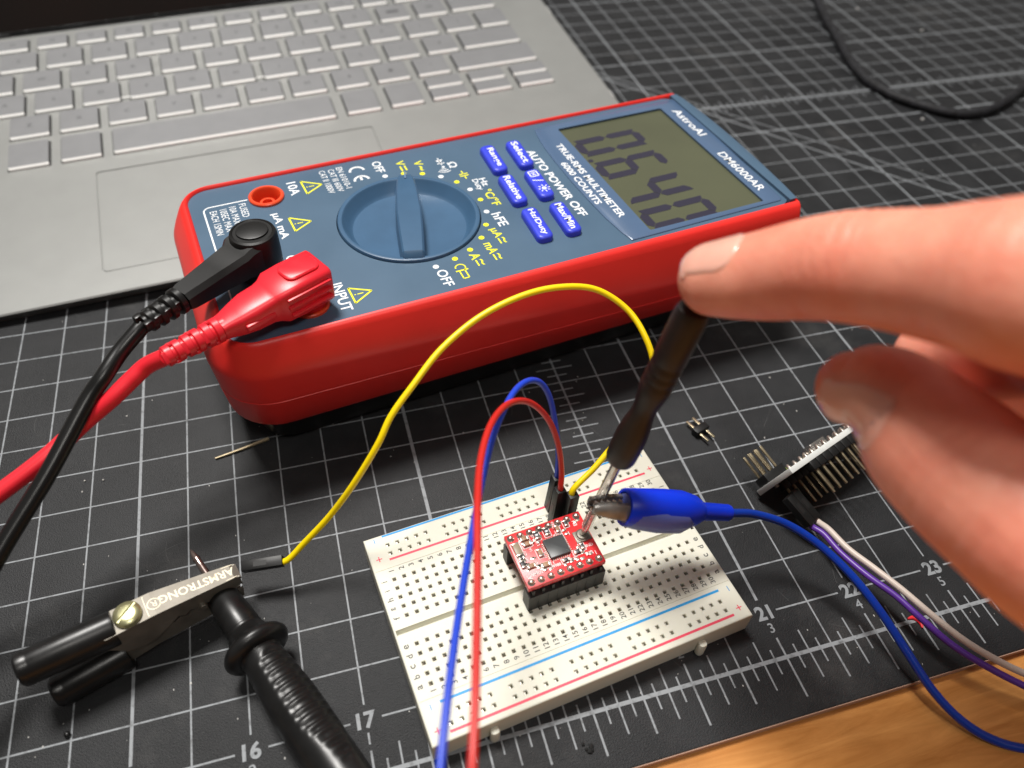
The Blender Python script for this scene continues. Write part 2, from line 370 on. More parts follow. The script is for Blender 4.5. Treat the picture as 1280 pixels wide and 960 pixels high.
# touchpad groove
for o_, w_ in ((0, .45),):
    t = new(); loft(t, [rrect(-28.4, 80.4, 11, 68.7, 1.6, 4, z) for z in (-.35, .5)]); merge(c, t)
boolcut(deck, c)
b = new(); loft(b, [rrect(-28.0, 80.0, 11.4, 68.3, 1.4, 4, z) for z in (-.34, -.12)] + [rrect(-27.85, 79.85, 11.55, 68.15, 1.3, 4, -.03)])
obj('touchpad', b, MT['silver'], lp, smooth=20)
def key(x0, x1, y0, y1, leg=None, zt=1.35):
    b = new(); r = .7
    box(kw_bm, x0-.5, x1+.5, y0-.15, y1+.3, -.3, .04)  # dark plate stands in for the shade in the gap round the key
    z0 = .02
    loft(b, [rrect(x0, x1, y0, y1, r, 3, z0), rrect(x0, x1, y0, y1, r, 3, zt-.6), rrect(x0+.12, x1-.12, y0+.6, y1-.12, r, 3, zt)], cap0=False)
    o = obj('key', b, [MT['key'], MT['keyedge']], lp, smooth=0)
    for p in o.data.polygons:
        if p.normal.y < -.4 and p.normal.z > -.3: p.material_index = 1  # front faces painted bright for the light they catch
    if leg:
        t = new(); textc(t, leg, ((x0+x1)/2, (y0+y1)/2+.4, zt+.03), (1, 0, 0), (0, 1, 0), 2.3)
        flat('key_legend', t, MT['legend'], o)
P = 18.7; KW = 14.7; kw_bm = new()
def row(y, h, xfirst, legs, pitch=P, kw=KW):
    for i, l in enumerate(legs):
        if xfirst+i*pitch > -88: key(xfirst+i*pitch, xfirst+i*pitch+kw, y, y+h, l or None)
key(-78, -63.8, 78, 94); key(-59.2, -44.6, 78, 94); key(-40.1, -25.4, 78, 94); key(-20.9, 67.6, 78, 94)
key(72.7, 87, 78.4, 94.4); key(91.8, 106, 78.4, 94.4)
for xa in (110.4, 130.5, 150.6):
    key(xa, xa+16, 78.6, 86.2); key(xa, xa+16, 87.6, 95.2)
row(98.1, 14.2, -59.0, list('ZXCVBNM,./')); key(127.8, 165.7, 98.2, 112.4)
row(114.9, 14.2, -68.5, list("ASDFGHJKL;'")); key(136.2, 163.8, 115.1, 129.3)
row(131.8, 14.2, -73.1, list('QWERTYUIOP[]')); key(150.2, 164, 132, 146.2)
row(148.9, 14.2, -82.5, list('1234567890-=')); key(140.8, 162.8, 149.8, 164)
row(166.1, 9.4, -48.9-2*16.46, ['esc'] + ['f%d' % i for i in range(1, 13)] + ['del'], 16.46, 12.6)
obj('key_gap_shade', kw_bm, MT['hinge'], lp, smooth=0)
b = new(); box(b, -16, -8, 116.0, 116.5, .95, 1.12, .1); box(b, 40, 48, 116.0, 116.5, .95, 1.12, .1)
obj('key_bump', b, MT['keyedge'], lp)
b = new(); box(b, 187.9, 189.1, 61, 67, -2.2, -.6, .3); box(b, 187.9, 189.1, 138, 145, -2.2, -.6, .3)
obj('side_port', b, MT['keyedge'], lp)
b = new(); box(b, -62, 165, 181.2, 187, -5, -.6, .8); obj('hinge', b, MT['hinge'], lp)
# lid leans back from the hinge
lt = Matrix.Translation(V((0, 184, 1))) @ Matrix.Rotation(math.radians(-22), 4, 'X')
b = new(); loft(b, [rrect(-183, 188, 0, 215, 6, 6, z) for z in (-4.5, 0)])
M_ = lt @ Matrix.Rotation(math.radians(90), 4, 'X')
lid = obj('screen_lid', b, MT['lidblack'], lp, M=M_)
b = new(); loft(b, [rrect(-172, 177, 18, 208, 1, 2, z) for z in (.05, .15)])
obj('display', b, mat('display_brown_reflection', (.045, .028, .02, 1), .25), lid, M=M_)  # display is off, brown reflection put into its colour
for xx in (-150, 150):
    b = new(); lathe(b, [(5, -7.6), (5.5, -7), (5.5, -5.3)], mat4((xx, 14, 0)), 20); obj('rubber_foot', b, MT['hinge'], lp)

# ================================================================== MULTIMETER
MA = math.radians(8.3); MO = V((-45, 77, 0))
mm = thing('multimeter', 'blue digital multimeter in a red rubber boot with green display and round dial', 'multimeter', MO, MA)
R_, U_ = (0, -1, 0), (1, 0, 0)
# red boot
n = 10
def lv(t, z, tilt=0, kind='m'):
    inn = rrect(3.8, 174.6, 0.2, 70.2, 6.5, n, rx=.4); out = rrect(-2.8, 175.4, -4.6, 74.8, 15, n, rx=2.5); low = rrect(-1.2, 175.2, 1.4, 72, 15, n, rx=2.5)
    r = []
    for a, c_, l_ in zip(inn, out, low):
        q = a.lerp(c_, t) if kind == 'm' else c_.lerp(l_, t); q.z = z - tilt*max(0, q.x-45)*.052
        wgt = (min(1, t) if kind == 'm' else 1-t*.9)
        near = q.y < 30
        if near and q.x > 6: q.y -= wgt*(max(0, q.x-50)*.024 - .9*math.sin(max(0, min(1, (q.x-20)/90))*PI))
        r.append(q)
    return r
b = new()
loft(b, [lv(.0, 44), lv(.0, 47.9), lv(.04, 48.5), lv(.13, 48.9), lv(.25, 48.8), lv(.38, 48.1), lv(.5, 47.0, .2), lv(.80, 43.6, .6), lv(.93, 41.8, .9), lv(.985, 40.6, 1), lv(1.0, 39.6, 1),
         lv(.02, 38.6, 1, 'l'), lv(.46, 27.6, .4, 'l'), lv(.465, 27.35, .4, 'l'), lv(.49, 27.25, .4, 'l'), lv(.49, 27.05, .4, 'l'), lv(.47, 26.95, .4, 'l'), lv(.95, 15.6, .1, 'l'), lv(1.05, 14.4, 0, 'l'), lv(1.25, 14, 0, 'l')], False, True)
obj('rubber_boot', b, MT['red'], mm)
b = new(); loft(b, [rrect(8, 170, 9, 64, 8, 6, .1), rrect(6, 173, 7, 67, 8, 6, 3), rrect(4, 175, 4, 70, 8, 6, 14.3)])
obj('back_shell', b, MT['blackpl'], mm)
# blue end cap beyond the boot
b = new()
capo = [(168, 69.8), (174.3, 69.6), (176.2, 65), (176.8, 45), (175.6, 22), (173.4, 3.6), (168, .6)]
def capl(o, z, xb=172.6):
    return [V((xb, .5, z))] + [V((175.3+o*.75, .7+o*.35, z)), V((176.0+o*.9, 8, z)), V((176.8+o*1.0, 22, z)), V((177.2+o*1.05, 36, z)), V((177.1+o*1.05, 48, z)), V((176.6+o, 60, z)), V((176.0+o*.9, 67, z)), V((175.4+o*.75, 69.9-o*.2, z)), V((xb, 70, z))]
loft(b, [capl(4.6, 14.5), capl(5.6, 17), capl(5.2, 37.5), capl(4.6, 39.5), capl(.9, 47.8), capl(.2, 48.7), capl(-.4, 49.0)])
obj('end_cap', b, MT['blueface'], mm, smooth=30)
# face plate with openings
b = new(); loft(b, [rrect(3.5, 174.6, 0, 70.4, 6.5, 8, z) for z in (43, 48.0)])
face = obj('face_panel', b, MT['blueface'], mm)
DC = V((61.6, 35.2)); jacks = {'10': (25.7, 60.3), 'ua': (17.3, 43.0), 'com': (17.0, 25.6), 'in': (25.4, 8.9)}
c = new()
loft(c, [circ(21.0, z, 64, DC) for z in (44.2, 49)])
for q in jacks.values(): loft(c, [circ(4.6, z, 32, q) for z in (43.5, 49)])
boolcut(face, c)
b = new(); loft(b, [circ(21.4, z, 48, DC) for z in (43.2, 44.3)]); obj('dial_well', b, MT['hinge'], mm)
# dial: raised rim, sloping bowl, bar handle
b = new()
lathe(b, [(20.7, 44.4), (20.7, 48.4), (20.5, 48.75), (20.0, 48.9), (19.4, 48.8), (19.0, 48.4), (17.6, 45.6), (16.6, 44.9), (10, 44.6), (0, 44.6)], mat4((DC.x, DC.y, 0)), 72)
dial = obj('dial', b, MT['bluedial'], mm, smooth=30)
ang = math.atan2(40.8, 11.4); KM = mat4((DC.x, DC.y, 0), ang)
b = new(); rings = []
for x_, w_, zt in ((-20.6, 2.5, 47.6), (-19.6, 2.9, 49.6), (-18.6, 3.0, 50.6), (-10, 3.4, 51.0), (0, 3.7, 51.1), (10, 3.3, 51.0), (17, 2.6, 50.6), (20.2, 2.1, 49.6), (20.7, 1.8, 48.6)):
    rings.append([V((x_, -w_-.5, 44.3)), V((x_, -w_, zt-.5)), V((x_, -w_+.5, zt)), V((x_, w_-.5, zt)), V((x_, w_, zt-.5)), V((x_, w_+.5, 44.3))])
loft(b, rings); obj('dial_handle', b, MT['bluedial'], dial, M=KM, smooth=30)
b = new(); box(b, 16.5, 19.6, -.3, .3, 50.5, 50.95, .1); obj('pointer_mark', b, mat('pointer', (.10, .18, .30, 1), .5), dial, M=KM)
# jack sockets
for k, q in jacks.items():
    m_ = MT['orange'] if k in ('10', 'ua', 'in') else MT['blackpl']
    b = new(); prof = [(4.55, 43.4), (5.2, 48.0), (5.2, 48.6), (4.9, 48.9), (4.3, 48.9), (4.0, 48.5), (3.9, 44.0), (2.2, 43.8), (2.2, 46.4), (1.5, 46.4), (1.4, 43.8), (0, 43.8)]
    lathe(b, prof, mat4((q[0], q[1], 0)), 40)
    obj('jack_socket', b, m_, mm)
# lens panel with display window
def lensout(o, z):
    r = [(116.6, 66.9), (113.8, 60)] if False else []
    pts = [(118.6, 67.6), (173.2, 68.4), (174.2, 67.4), (171.2, 3.2), (170.2, 2.2), (118.6, 1.2)]
    L = [(117.2, 1.6), (116.2, 6), (115.2, 14), (114.7, 24), (114.5, 35), (114.7, 46), (115.2, 56), (116.2, 63), (117.2, 67.2)]
    return [V((max(a, 0) + (o if a < 130 else -o), c_ + (o if c_ < 35 else -o), z)) for a, c_ in L+[(173.0, 68.3), (174.0, 67.4), (171.4, 3.2), (170.4, 2.2)]]
b = new(); loft(b, [lensout(0, 47.7), lensout(0, 48.25), lensout(.3, 48.45)])
lens = obj('display_window', b, MT['bluelens'], mm)
c = new(); loft(c, [rrect(124.4, 165.0, 3.6, 64, .6, 3, z) for z in (47.2, 50)])
boolcut(lens, c)
c = new(); loft(c, [rrect(124.4, 165.0, 3.6, 64, .6, 3, z) for z in (46.6, 50)])
boolcut(face, c)
b = new(); box(b, 123, 166, 3, 65, 46.9, 47.7); lcd = obj('display', b, MT['lcd'], mm)
# seven segment digits reading 0.640
def seg(bm, on, y0, w=10.2, x0=125.4, h=24.6, t=2.9):
    # digit local: right = -y, up = +x ; slanted slightly
    def pt(r, u): return V((x0+u, y0-r-.05*u*-1*0, 47.76))
    g_ = .1; H = h/2
    def hs(u): plate(bm, [pt(t/2+g_, u), pt(t+g_, u-t/2), pt(w-t-g_, u-t/2), pt(w-t/2-g_, u), pt(w-t-g_, u+t/2), pt(t+g_, u+t/2)])
    def vs(r, u0, u1):
        o_ = -t/2 if r < w/2 else t/2       # outer side runs out to the corner
        a0 = u0+g_ - (t*.32 if u0 < t else 0); a1 = u1-g_ + (t*.32 if u1 > h-t else 0)
        plate(bm, [pt(r+o_, a0+(t*.15 if u0 < t else t/2)), pt(r, u0+g_), pt(r-o_, u0+t/2+g_), pt(r-o_, u1-t/2-g_), pt(r, u1-g_), pt(r+o_, a1-(t*.15 if u1 > h-t else t/2))])
    if 'a' in on: hs(h-t/2)
    if 'g' in on: hs(H)
    if 'd' in on: hs(t/2)
    if 'f' in on: vs(t/2, H, h-t/2)
    if 'b' in on: vs(w-t/2, H, h-t/2)
    if 'e' in on: vs(t/2, t/2, H)
    if 'c' in on: vs(w-t/2, t/2, H)
b = new(); seg(b, 'abcdef', 56.2); seg(b, 'acdefg', 42.0); seg(b, 'bcfg', 28.0); seg(b, 'abcdef', 14.0)
plate(b, [(125.4, 44.3, 47.76), (127, 44.3, 47.76), (127, 42.8, 47.76), (125.4, 42.8, 47.76)])
flat('lcd_digits', b, MT['lcdseg'], lcd)
# buttons
bl = [('Range', 96.2, 53.4), ('Select', 105.2, 53.2), ('Relative', 94.9, 35.8), ('H', 103.7, 35.6), ('Hz/Duty', 94.3, 17.4), ('Max/Min', 103.3, 17.0)]
for s_, x_, y_ in bl:
    b = new(); rings = []
    for o, z in ((0, 47.5), (0, 49.2), (.15, 49.7), (.5, 50.0), (1.0, 50.1)):
        rings.append([V((p.x + (p.y-y_)*.06*(1 if x_ > 100 else 1), p.y, z)) for p in rrect(x_-2.5+o, x_+2.5-o, y_-7.6+o, y_+7.6-o, 1.7-o*.8, 5)])
    loft(b, rings); bo = obj('button', b, MT['button'], mm)
    t = new(); z = 50.14
    if s_ == 'H':
        cx, cy = x_+.2, y_+4.6
        for a_, b_ in (((-1.3, 1.4), (1.3, 1.4)), ((1.3, 1.4), (1.3, -1.4)), ((1.3, -1.4), (-1.3, -1.4)), ((-1.3, -1.4), (-1.3, 1.4))): strip(t, (cx+a_[0], cy+a_[1], z), (cx+b_[0], cy+b_[1], z), .4)
        textc(t, 'H', (cx, cy, z), R_, U_, 1.6, .02)
        strip(t, (x_-1.6, y_+1.4, z), (x_+1.6, y_+.2, z), .4)
        cy = y_-3.6
        plate(t, circ(.75, z, 12, (x_, cy)))
        for k in range(8):
            a_ = k*PI/4; strip(t, (x_+math.cos(a_)*1.1, cy+math.sin(a_)*1.1, z), (x_+math.cos(a_)*1.9, cy+math.sin(a_)*1.9, z), .32)
    else:
        L_ = min(12.6, 2.15*len(s_))
        text(t, s_, (x_-1.0+L_*.03, y_+L_/2, z), (.06*-1, -1, 0), U_, L_, 2.3 if s_ != 'Range' else 2.6, .02)
    flat('button_legend', t, MT['white'], bo)
# printed marks
tw, ty = new(), new(); ZF = 48.04; ZL = 48.49
def T(bm, s, xc, y0, y1, h, z=ZF, bold=.015):
    if s == '~': return text(bm, s, (xc-h/2, y0, z), R_, U_, y0-y1, h, bold)
    t = new(); text(t, s, (xc-h/2, y0, z), R_, U_, y0-y1, h, bold)
    flat('printed_label', t, MT['yellow'] if bm is ty else MT['white'], lens if z > 48.3 else face)
T(tw, 'OFF', 61.4, 67.2, 60.9, 2.9); T(ty, 'V', 68.4, 64.9, 62.4, 2.7); T(ty, 'V', 73.7, 62.9, 60.4, 2.7)
for q in (61.7, 60.3): pass
strip(ty, (67.8, 61.9, ZF), (67.8, 59.2, ZF), .5); strip(ty, (69.2, 61.9, ZF), (69.2, 59.2, ZF), .5)
T(ty, '~', 73.7, 59.9, 57.3, 1.1)
T(tw, 'Ω', 83.6, 58.6, 55.4, 2.7)
# diode + sounder
plate(tw, [(79.2, 61.0, ZF), (81.6, 61.0, ZF), (80.4, 59.2, ZF)]); strip(tw, (79.2, 59, ZF), (81.6, 59, ZF), .4); strip(tw, (80.4, 62.2, ZF), (80.4, 58, ZF), .35)
plate(tw, circ(.5, ZF, 10, (80.4, 56.8)))
for r_ in (1.2, 2.1, 3.0):
    for k in range(6):
        a0, a1 = [math.radians(-140+80*q/6) for q in (k, k+1)]
        strip(tw, (80.4+r_*math.cos(a0), 56.8+r_*math.sin(a0), ZF), (80.4+r_*math.cos(a1), 56.8+r_*math.sin(a1), ZF), .35)
for dy in (.5, -.5): strip(ty, (83.4, 50.4+dy, ZF), (86.2, 50.4+dy, ZF), .45)
strip(ty, (84.8, 50.9, ZF), (84.8, 52.7, ZF), .4); strip(ty, (84.8, 49.9, ZF), (84.8, 48.1, ZF), .4)
T(tw, 'Hz', 89.2, 46.6, 42.4, 2.2); T(tw, 'Duty', 86.6, 46.9, 40.9, 2.4)
T(ty, '°C/°F', 88.2, 40.4, 31.8, 2.9); T(tw, 'hFE', 86.0, 28.3, 21.7, 3.0)
def acdc(x, y):
    strip(ty, (x-.2, y, ZF), (x-.2, y-2.6, ZF), .45); T(ty, '~', x+1.2, y, y-2.6, .9)
T(ty, 'µA', 82.2, 21.6, 17.2, 3.1); acdc(82.0, 16.9); T(ty, 'mA', 78.2, 16.0, 11.0, 2.9); acdc(77.8, 10.6)
T(ty, 'A', 72.6, 13.0, 10.3, 2.9); acdc(72.3, 10.0)
for k in range(10):
    a0, a1 = [math.radians(-60+240*q/10) for q in (k, k+1)]
    strip(ty, (67+1.4*math.cos(a0), 8.6+1.4*math.sin(a0), ZF), (67+1.4*math.cos(a1), 8.6+1.4*math.sin(a1), ZF), .4)
strip(ty, (65.2, 7.4, ZF), (68.8, 7.4, ZF), .5); strip(ty, (66.2, 7.2, ZF), (66.2, 4.0, ZF), .4); strip(ty, (67.8, 7.2, ZF), (67.8, 4.0, ZF), .4); strip(ty, (66.2, 4.0, ZF), (67.8, 4.0, ZF), .4)
T(tw, 'OFF', 61.6, 9.6, 2.6, 3.0)
dots = [(61.8, 58.4), (67.6, 57.8), (73.0, 55.6), (77.8, 52.0), (81.3, 47.5), (83.6, 42.3), (84.5, 36.2), (83.8, 29.9), (81.1, 24.0), (77.5, 18.8), (72.4, 14.9), (67.0, 12.7), (60.9, 11.4)]
for i, q in enumerate(dots):
    t = new(); plate(t, circ(.85, ZF, 16, q)); flat('position_dot', t, MT['white'] if i in (0, 3, 5, 7, 12) else MT['yellow'], face)
flat('diode_and_sounder_symbol', tw, MT['white'], face); tw = new()
def arc(bm, cx, cy, r, a0, a1, w, n=14):
    for k in range(n):
        p, q = [math.radians(a0+(a1-a0)*j/n) for j in (k, k+1)]
        strip(bm, (cx+r*math.cos(p), cy+r*math.sin(p), ZF), (cx+r*math.cos(q), cy+r*math.sin(q), ZF), w)
# CE: openings face -y
arc(tw, 54.6, 64.2, 2.2, 0, 180, .75); arc(tw, 54.6, 58.9, 2.2, 0, 180, .75); strip(tw, (54.6, 61.0, ZF), (54.6, 58.9, ZF), .7)
flat('conformity_mark', tw, MT['white'], face); tw = new()
T(tw, 'EN 61010-1', 49.8, 68.2, 56.2, 1.9, bold=0); T(tw, 'CAT III 600V', 47.1, 67.9, 55.4, 1.9, bold=0); T(tw, 'CAT II 1000V', 44.3, 68.1, 55.4, 1.9, bold=0)
T(tw, '10A', 34.1, 65.4, 58.4, 2.9); T(tw, 'µA mA', 26.1, 51.3, 38.6, 2.9); T(tw, 'COM', 25.6, 30.6, 22.6, 2.9); T(tw, 'INPUT', 33.8, 14.6, 3.2, 3.1)
for q in (((37.0, 64.8), (42.6, 61.1), (37.3, 57.7)), ((29.3, 47.8), (34.9, 44.1), (29.6, 40.9)), ((36.3, 11.6), (41.8, 8.5), (36.5, 5.2))):
    t = new()
    for i in range(3): strip(t, (*q[i], ZF), (*q[(i+1) % 3], ZF), .5)
    cx = sum(p[0] for p in q)/3; cy = sum(p[1] for p in q)/3; strip(t, (cx-.3, cy, ZF), (cx+1.3, cy, ZF), .35); strip(t, (cx-1.1, cy, ZF), (cx-.7, cy, ZF), .35)
    flat('warning_triangle', t, MT['yellow'], face)
T(tw, 'FUSED', 18.3, 59.6, 52.7, 2.0, bold=0); T(tw, '10A MAX', 15.4, 59.1, 50.3, 2.0, bold=0); T(tw, '10SEC MAX', 12.7, 58.7, 47.4, 2.0, bold=0); T(tw, 'EACH 15MIN', 9.9, 58.7, 46.7, 2.0, bold=0)
strip(tw, (20.2, 61.0, ZF), (9.4, 61.0, ZF), .45); arc(tw, 9.4, 59.0, 2.0, 90, 180, .45, 8); strip(tw, (7.4, 59.0, ZF), (7.4, 15, ZF), .45); arc(tw, 9.4, 15, 2, 180, 270, .45, 8); strip(tw, (9.4, 13, ZF), (19, 13, ZF), .45)
T(tw, 'AUTO POWER OFF', 110.0, 55.9, 17.6, 2.9, bold=.02)
lw = None
T(lw, 'TRUE-RMS MULTIMETER', 120.2, 55.3, 12.2, 2.4, ZL, .02); T(lw, '6000 COUNTS', 116.8, 44.8, 20.6, 2.3, ZL, .02)
T(lw, 'AstroAI', 169.2, 61.0, 43.0, 3.1, ZL, .01); T(lw, 'DM6000AR', 168.3, 31.6, 8.6, 3.0, ZL, .01)
flat('fuse_note_outline', tw, MT['white'], face); flat('yellow_symbols', ty, MT['yellow'], face)

# ================================================================== TEST LEADS
def mloc(x, y, z): return MO + V((x*math.cos(MA)-y*math.sin(MA), x*math.sin(MA)+y*math.cos(MA), z))
# black right-angle plug in COM
base = mloc(17.0, 25.6, 49)
bt = thing('test_lead', 'black test lead with a right angle plug in the common socket of the meter', 'test lead', base, group='test leads plugged into the multimeter')
inv = Matrix.Translation(-base)
end = V((-54.2, 85.5, 57.5)); cA = mloc(17.0, 25.6, 0); ax = V((end.x-cA.x, end.y-cA.y, 0)).normalized(); ax.z = -.07; ax.normalize()
AM = Matrix.Translation(V((cA.x, cA.y, 57.0))) @ frame((0, 0, 1), ax).to_4x4()
b = new()
lathe(b, [(5.0, 48.6), (6.0, 49.2), (6.15, 56), (6.1, 60.8), (5.7, 61.8), (5.1, 62.1), (4.9, 61.9), (4.5, 61.9), (0, 62.0)], mat4((cA.x, cA.y, 0)), 40)
t = new(); rings = []
for x_, hw, z0, z1 in ((0, 5.6, -5.2, 4.4), (5, 5.4, -4.6, 4.2), (6.5, 4.8, -4.2, 3.2), (14, 4.2, -3.6, 2.9), (23, 3.5, -3.0, 2.5), (24.5, 3.2, -2.7, 2.2)):
    rings.append([V((x_, -hw, z0+1)), V((x_, -hw, z1-1.2)), V((x_, -hw+1.2, z1)), V((x_, hw-1.2, z1)), V((x_, hw, z1-1.2)), V((x_, hw, z0+1)), V((x_, hw-1, z0)), V((x_, -hw+1, z0))])
loft(t, rings); merge(b, t, AM)
lathe(b, [(4.1, 61.9), (4.0, 62.35), (3.7, 62.45), (0, 62.5)], mat4((cA.x, cA.y, 0)) @ Matrix.Diagonal(V((1, .9, 1, 1))), 36)
pl = obj('plug_body', b, MT['blackpl'], bt, M=inv, smooth=35)
b = new()
for k, x_ in enumerate((25.2, 28.0, 30.8, 33.4)):
    r_ = 3.4-.22*k
    lathe(b, [(r_-.5, 0), (r_, .3), (r_, 1.5), (r_-.5, 1.9)], AM @ Matrix.Translation(V((x_-.5, 0, -.2))) @ Matrix.Rotation(PI/2, 4, 'Y'), 20)
    for s_ in (-1, 1): box(b, x_+1, x_+3, s_*1.8-.7, s_*1.8+.7, -.8, 1.6, .2, AM)
lathe(b, [(2.3, 0), (2.1, 11.5)], AM @ Matrix.Translation(V((24, 0, -.2))) @ Matrix.Rotation(PI/2, 4, 'Y'), 20)
obj('strain_relief', b, MT['blackgl'], bt, M=inv)
st = AM @ V((35, 0, -.2))
cab = [st, un(187, 396, 56.2), un(172, 414, 55), un(150, 440, 53), un(130, 470, 51), un(108, 503, 48), un(60, 592, 41), un(0, 690, 34), un(-60, 800, 27), un(-130, 930, 20)]
b = new(); tube(b, cab, 2.0, 16, 10); obj('cable', b, MT['blackcb'], bt, M=inv)
# red plug in INPUT
base = mloc(25.4, 8.9, 49)
rt = thing('test_lead', 'red test lead with a ribbed right angle plug in the input socket of the meter', 'test lead', base, group='test leads plugged into the multimeter')
inv = Matrix.Translation(-base); cR = mloc(25.4, 8.9, 0); end = V((-54.6, 71.4, 0))
ax = V((end.x-cR.x, end.y-cR.y, 0)).normalized(); ax.z = -.05; ax.normalize()
RM = Matrix.Translation(V((cR.x, cR.y, 54.8))) @ frame((0, 0, 1), ax).to_4x4()
b = new()
lathe(b, [(3.9, 47.5), (4.3, 49), (4.4, 53)], mat4((cR.x, cR.y, 0)), 32)
t = new(); rings = []
for x_, hw, z0, z1, e_ in ((-4.9, 5.0, -3.4, 5.4, 1.0), (-4.3, 5.7, -4.0, 5.9, 1.2), (4, 5.8, -4.2, 5.9, 1.2), (8.6, 5.7, -4.0, 5.6, 1.2), (10.4, 4.9, -3.4, 4.8, 1.3), (12.0, 4.7, -3.1, 4.5, 1.5), (16, 4.7, -3.0, 4.1, 1.6), (19.5, 4.0, -2.8, 3.3, 1.4), (22.5, 3.1, -2.3, 2.6, 1.1), (24, 2.9, -2.1, 2.3, 1.0)):
    rings.append([V((x_, -hw, z0+e_)), V((x_, -hw, z1-e_)), V((x_, -hw+e_*.35, z1-e_*.35)), V((x_, -hw+e_, z1)), V((x_, hw-e_, z1)), V((x_, hw-e_*.35, z1-e_*.35)), V((x_, hw, z1-e_)), V((x_, hw, z0+e_)), V((x_, hw-e_*.4, z0+e_*.4)), V((x_, hw-e_, z0)), V((x_, -hw+e_, z0)), V((x_, -hw+e_*.4, z0+e_*.4))])
loft(t, rings); merge(b, t, RM)
rp = obj('plug_body', b, MT['redpl'], rt, M=inv, smooth=50)
b = new()
for y_, s_ in ((-5.75, -1), (5.75, 1)):       # grip ribs along the side walls
    for z_, xa, xb in ((3.3, -3.9, 8.6), (.9, -3.9, 8.6), (-1.5, -3.9, 8.2)):
        box(b, xa, xb, y_-.75, y_+.75, z_-.45, z_+.45, .35, RM)
    box(b, 11.5, 19.5, (4.35)*s_-.75, 4.35*s_+.75, -.7, 1.2, .45, RM)
t = new(); loft(t, [rrect(-3.6+o, 5.8-o, -3.4+o, 3.4-o, 2.2, 6, z) for o, z in ((0, 5.6), (0, 6.4), (.3, 6.7))]); merge(b, t, RM)
obj('grip_rib', b, MT['redpl'], rp, M=inv)
b = new(); lathe(b, [(2.6, 0), (2.0, 15.5)], RM @ Matrix.Translation(V((22.8, 0, .1))) @ Matrix.Rotation(PI/2, 4, 'Y'), 20)
for k in range(6):
    r_ = 3.15-.13*k
    t = new(); x_ = 24.0+2.45*k
    lathe(t, [(r_-.35, 0), (r_, .25), (r_, 1.65), (r_-.35, 1.9)], RM @ Matrix.Translation(V((x_, 0, .1))) @ Matrix.Rotation(PI/2, 4, 'Y'), 22); merge(b, t)
    for s_ in (0, 1): 
        a_ = (PI/2 if k % 2 else 0) + s_*PI
        box(b, x_+1.6, x_+2.7, -1.4, 1.4, r_-.9, r_-.12, .2, RM @ Matrix.Translation(V((0, 0, .1))) @ Matrix.Rotation(a_+.6, 4, 'X'))
obj('strain_relief', b, MT['redpl'], rt, M=inv)
st = RM @ V((37.6, 0, .1))
cab = [st, un(184, 457, 51.5), un(166, 473, 49.5), un(140, 498, 47), un(105, 528, 43.5), un(60, 570, 41), un(0, 616, 38), un(-70, 665, 35), un(-160, 730, 30)]
b = new(); tube(b, cab, 2.05, 16, 10); obj('cable', b, MT['redpl'], rt, M=inv)

# ================================================================== BREADBOARD
BA = 0.118717; BO = V((-9.78888, 1.07378, 0))
bb = thing('breadboard', 'cream white solderless breadboard with blue and red rails, lying near the front of the mat', 'breadboard', BO, BA)
BI = Matrix.Identity(4); ZT = 8.5; PT = 2.54
def B(c_, r_, z=ZT): return V(((c_-1)*PT, r_*PT, z))
def bw(c_, r_, z=ZT):
    q = B(c_, r_, z); return BO + V((q.x*math.cos(BA)-q.y*math.sin(BA), q.x*math.sin(BA)+q.y*math.cos(BA), q.z))
XL, XR = (-.68-1)*PT, (31.72-1)*PT
holes = {}
def deck_strip(bm, y0, y1, hx, hy, z=ZT, hw=.56, dep=2.4, mi=1):
    xsx = sorted(set([XL+.5, XR-.5] + [q for h in hx for q in (h-hw, h+hw)])); ysy = sorted(set([y0, y1] + [q for h in hy for q in (h-hw, h+hw)]))
    hxs = set(round(h-hw, 3) for h in hx); hys = set(round(h-hw, 3) for h in hy)
    for i in range(len(xsx)-1):
        for j in range(len(ysy)-1):
            a, b_, c_, d = xsx[i], xsx[i+1], ysy[j], ysy[j+1]
            if round(a, 3) in hxs and round(c_, 3) in hys:
                m_ = .14   # chamfered mouth
                o = [V((a, c_, z)), V((b_, c_, z)), V((b_, d, z)), V((a, d, z))]
                k = [V((a+m_, c_+m_, z-m_)), V((b_-m_, c_+m_, z-m_)), V((b_-m_, d-m_, z-m_)), V((a+m_, d-m_, z-m_))]
                l = [V((p.x, p.y, z-dep)) for p in k]
                for A_, B_ in ((o, k), (k, l)):
                    for q in range(4):
                        f = plate(bm, [A_[q], A_[(q+1) % 4], B_[(q+1) % 4], B_[q]])
                # contact: floor plus one sprung leaf
                f = plate(bm, l); f.material_index = mi
                fx = a+m_+(b_-a)*random.uniform(.35, .5)
                f = plate(bm, [V((fx, c_+m_, z-dep)), V((fx, d-m_, z-dep)), V((fx-.1, d-m_, z-.55)), V((fx-.1, c_+m_, z-.55))]); f.material_index = mi
                f = plate(bm, [V((fx-.1, c_+m_, z-.55)), V((fx-.1, d-m_, z-.55)), V((a+m_, d-m_, z-.55)), V((a+m_, c_+m_, z-.55))]); f.material_index = mi
            else: plate(bm, [(a, c_, z), (b_, c_, z), (b_, d, z), (a, d, z)])
b = new()
cols = [(k-1)*PT for k in range(1, 31)]
rail = [(1.5+6*g_+i-1)*PT for g_ in range(5) for i in range(5)]
R = lambda r_: r_*PT
yb, yt = -5.25*PT, 16.25*PT
deck_strip(b, yb+.5, R(-1.30), rail, [R(-3.9), R(-2.9)], mi=2)
deck_strip(b, R(-1.22), R(5.15), cols, [R(k) for k in range(5)])
deck_strip(b, R(5.85), R(12.28), cols, [R(k) for k in range(7, 12)])
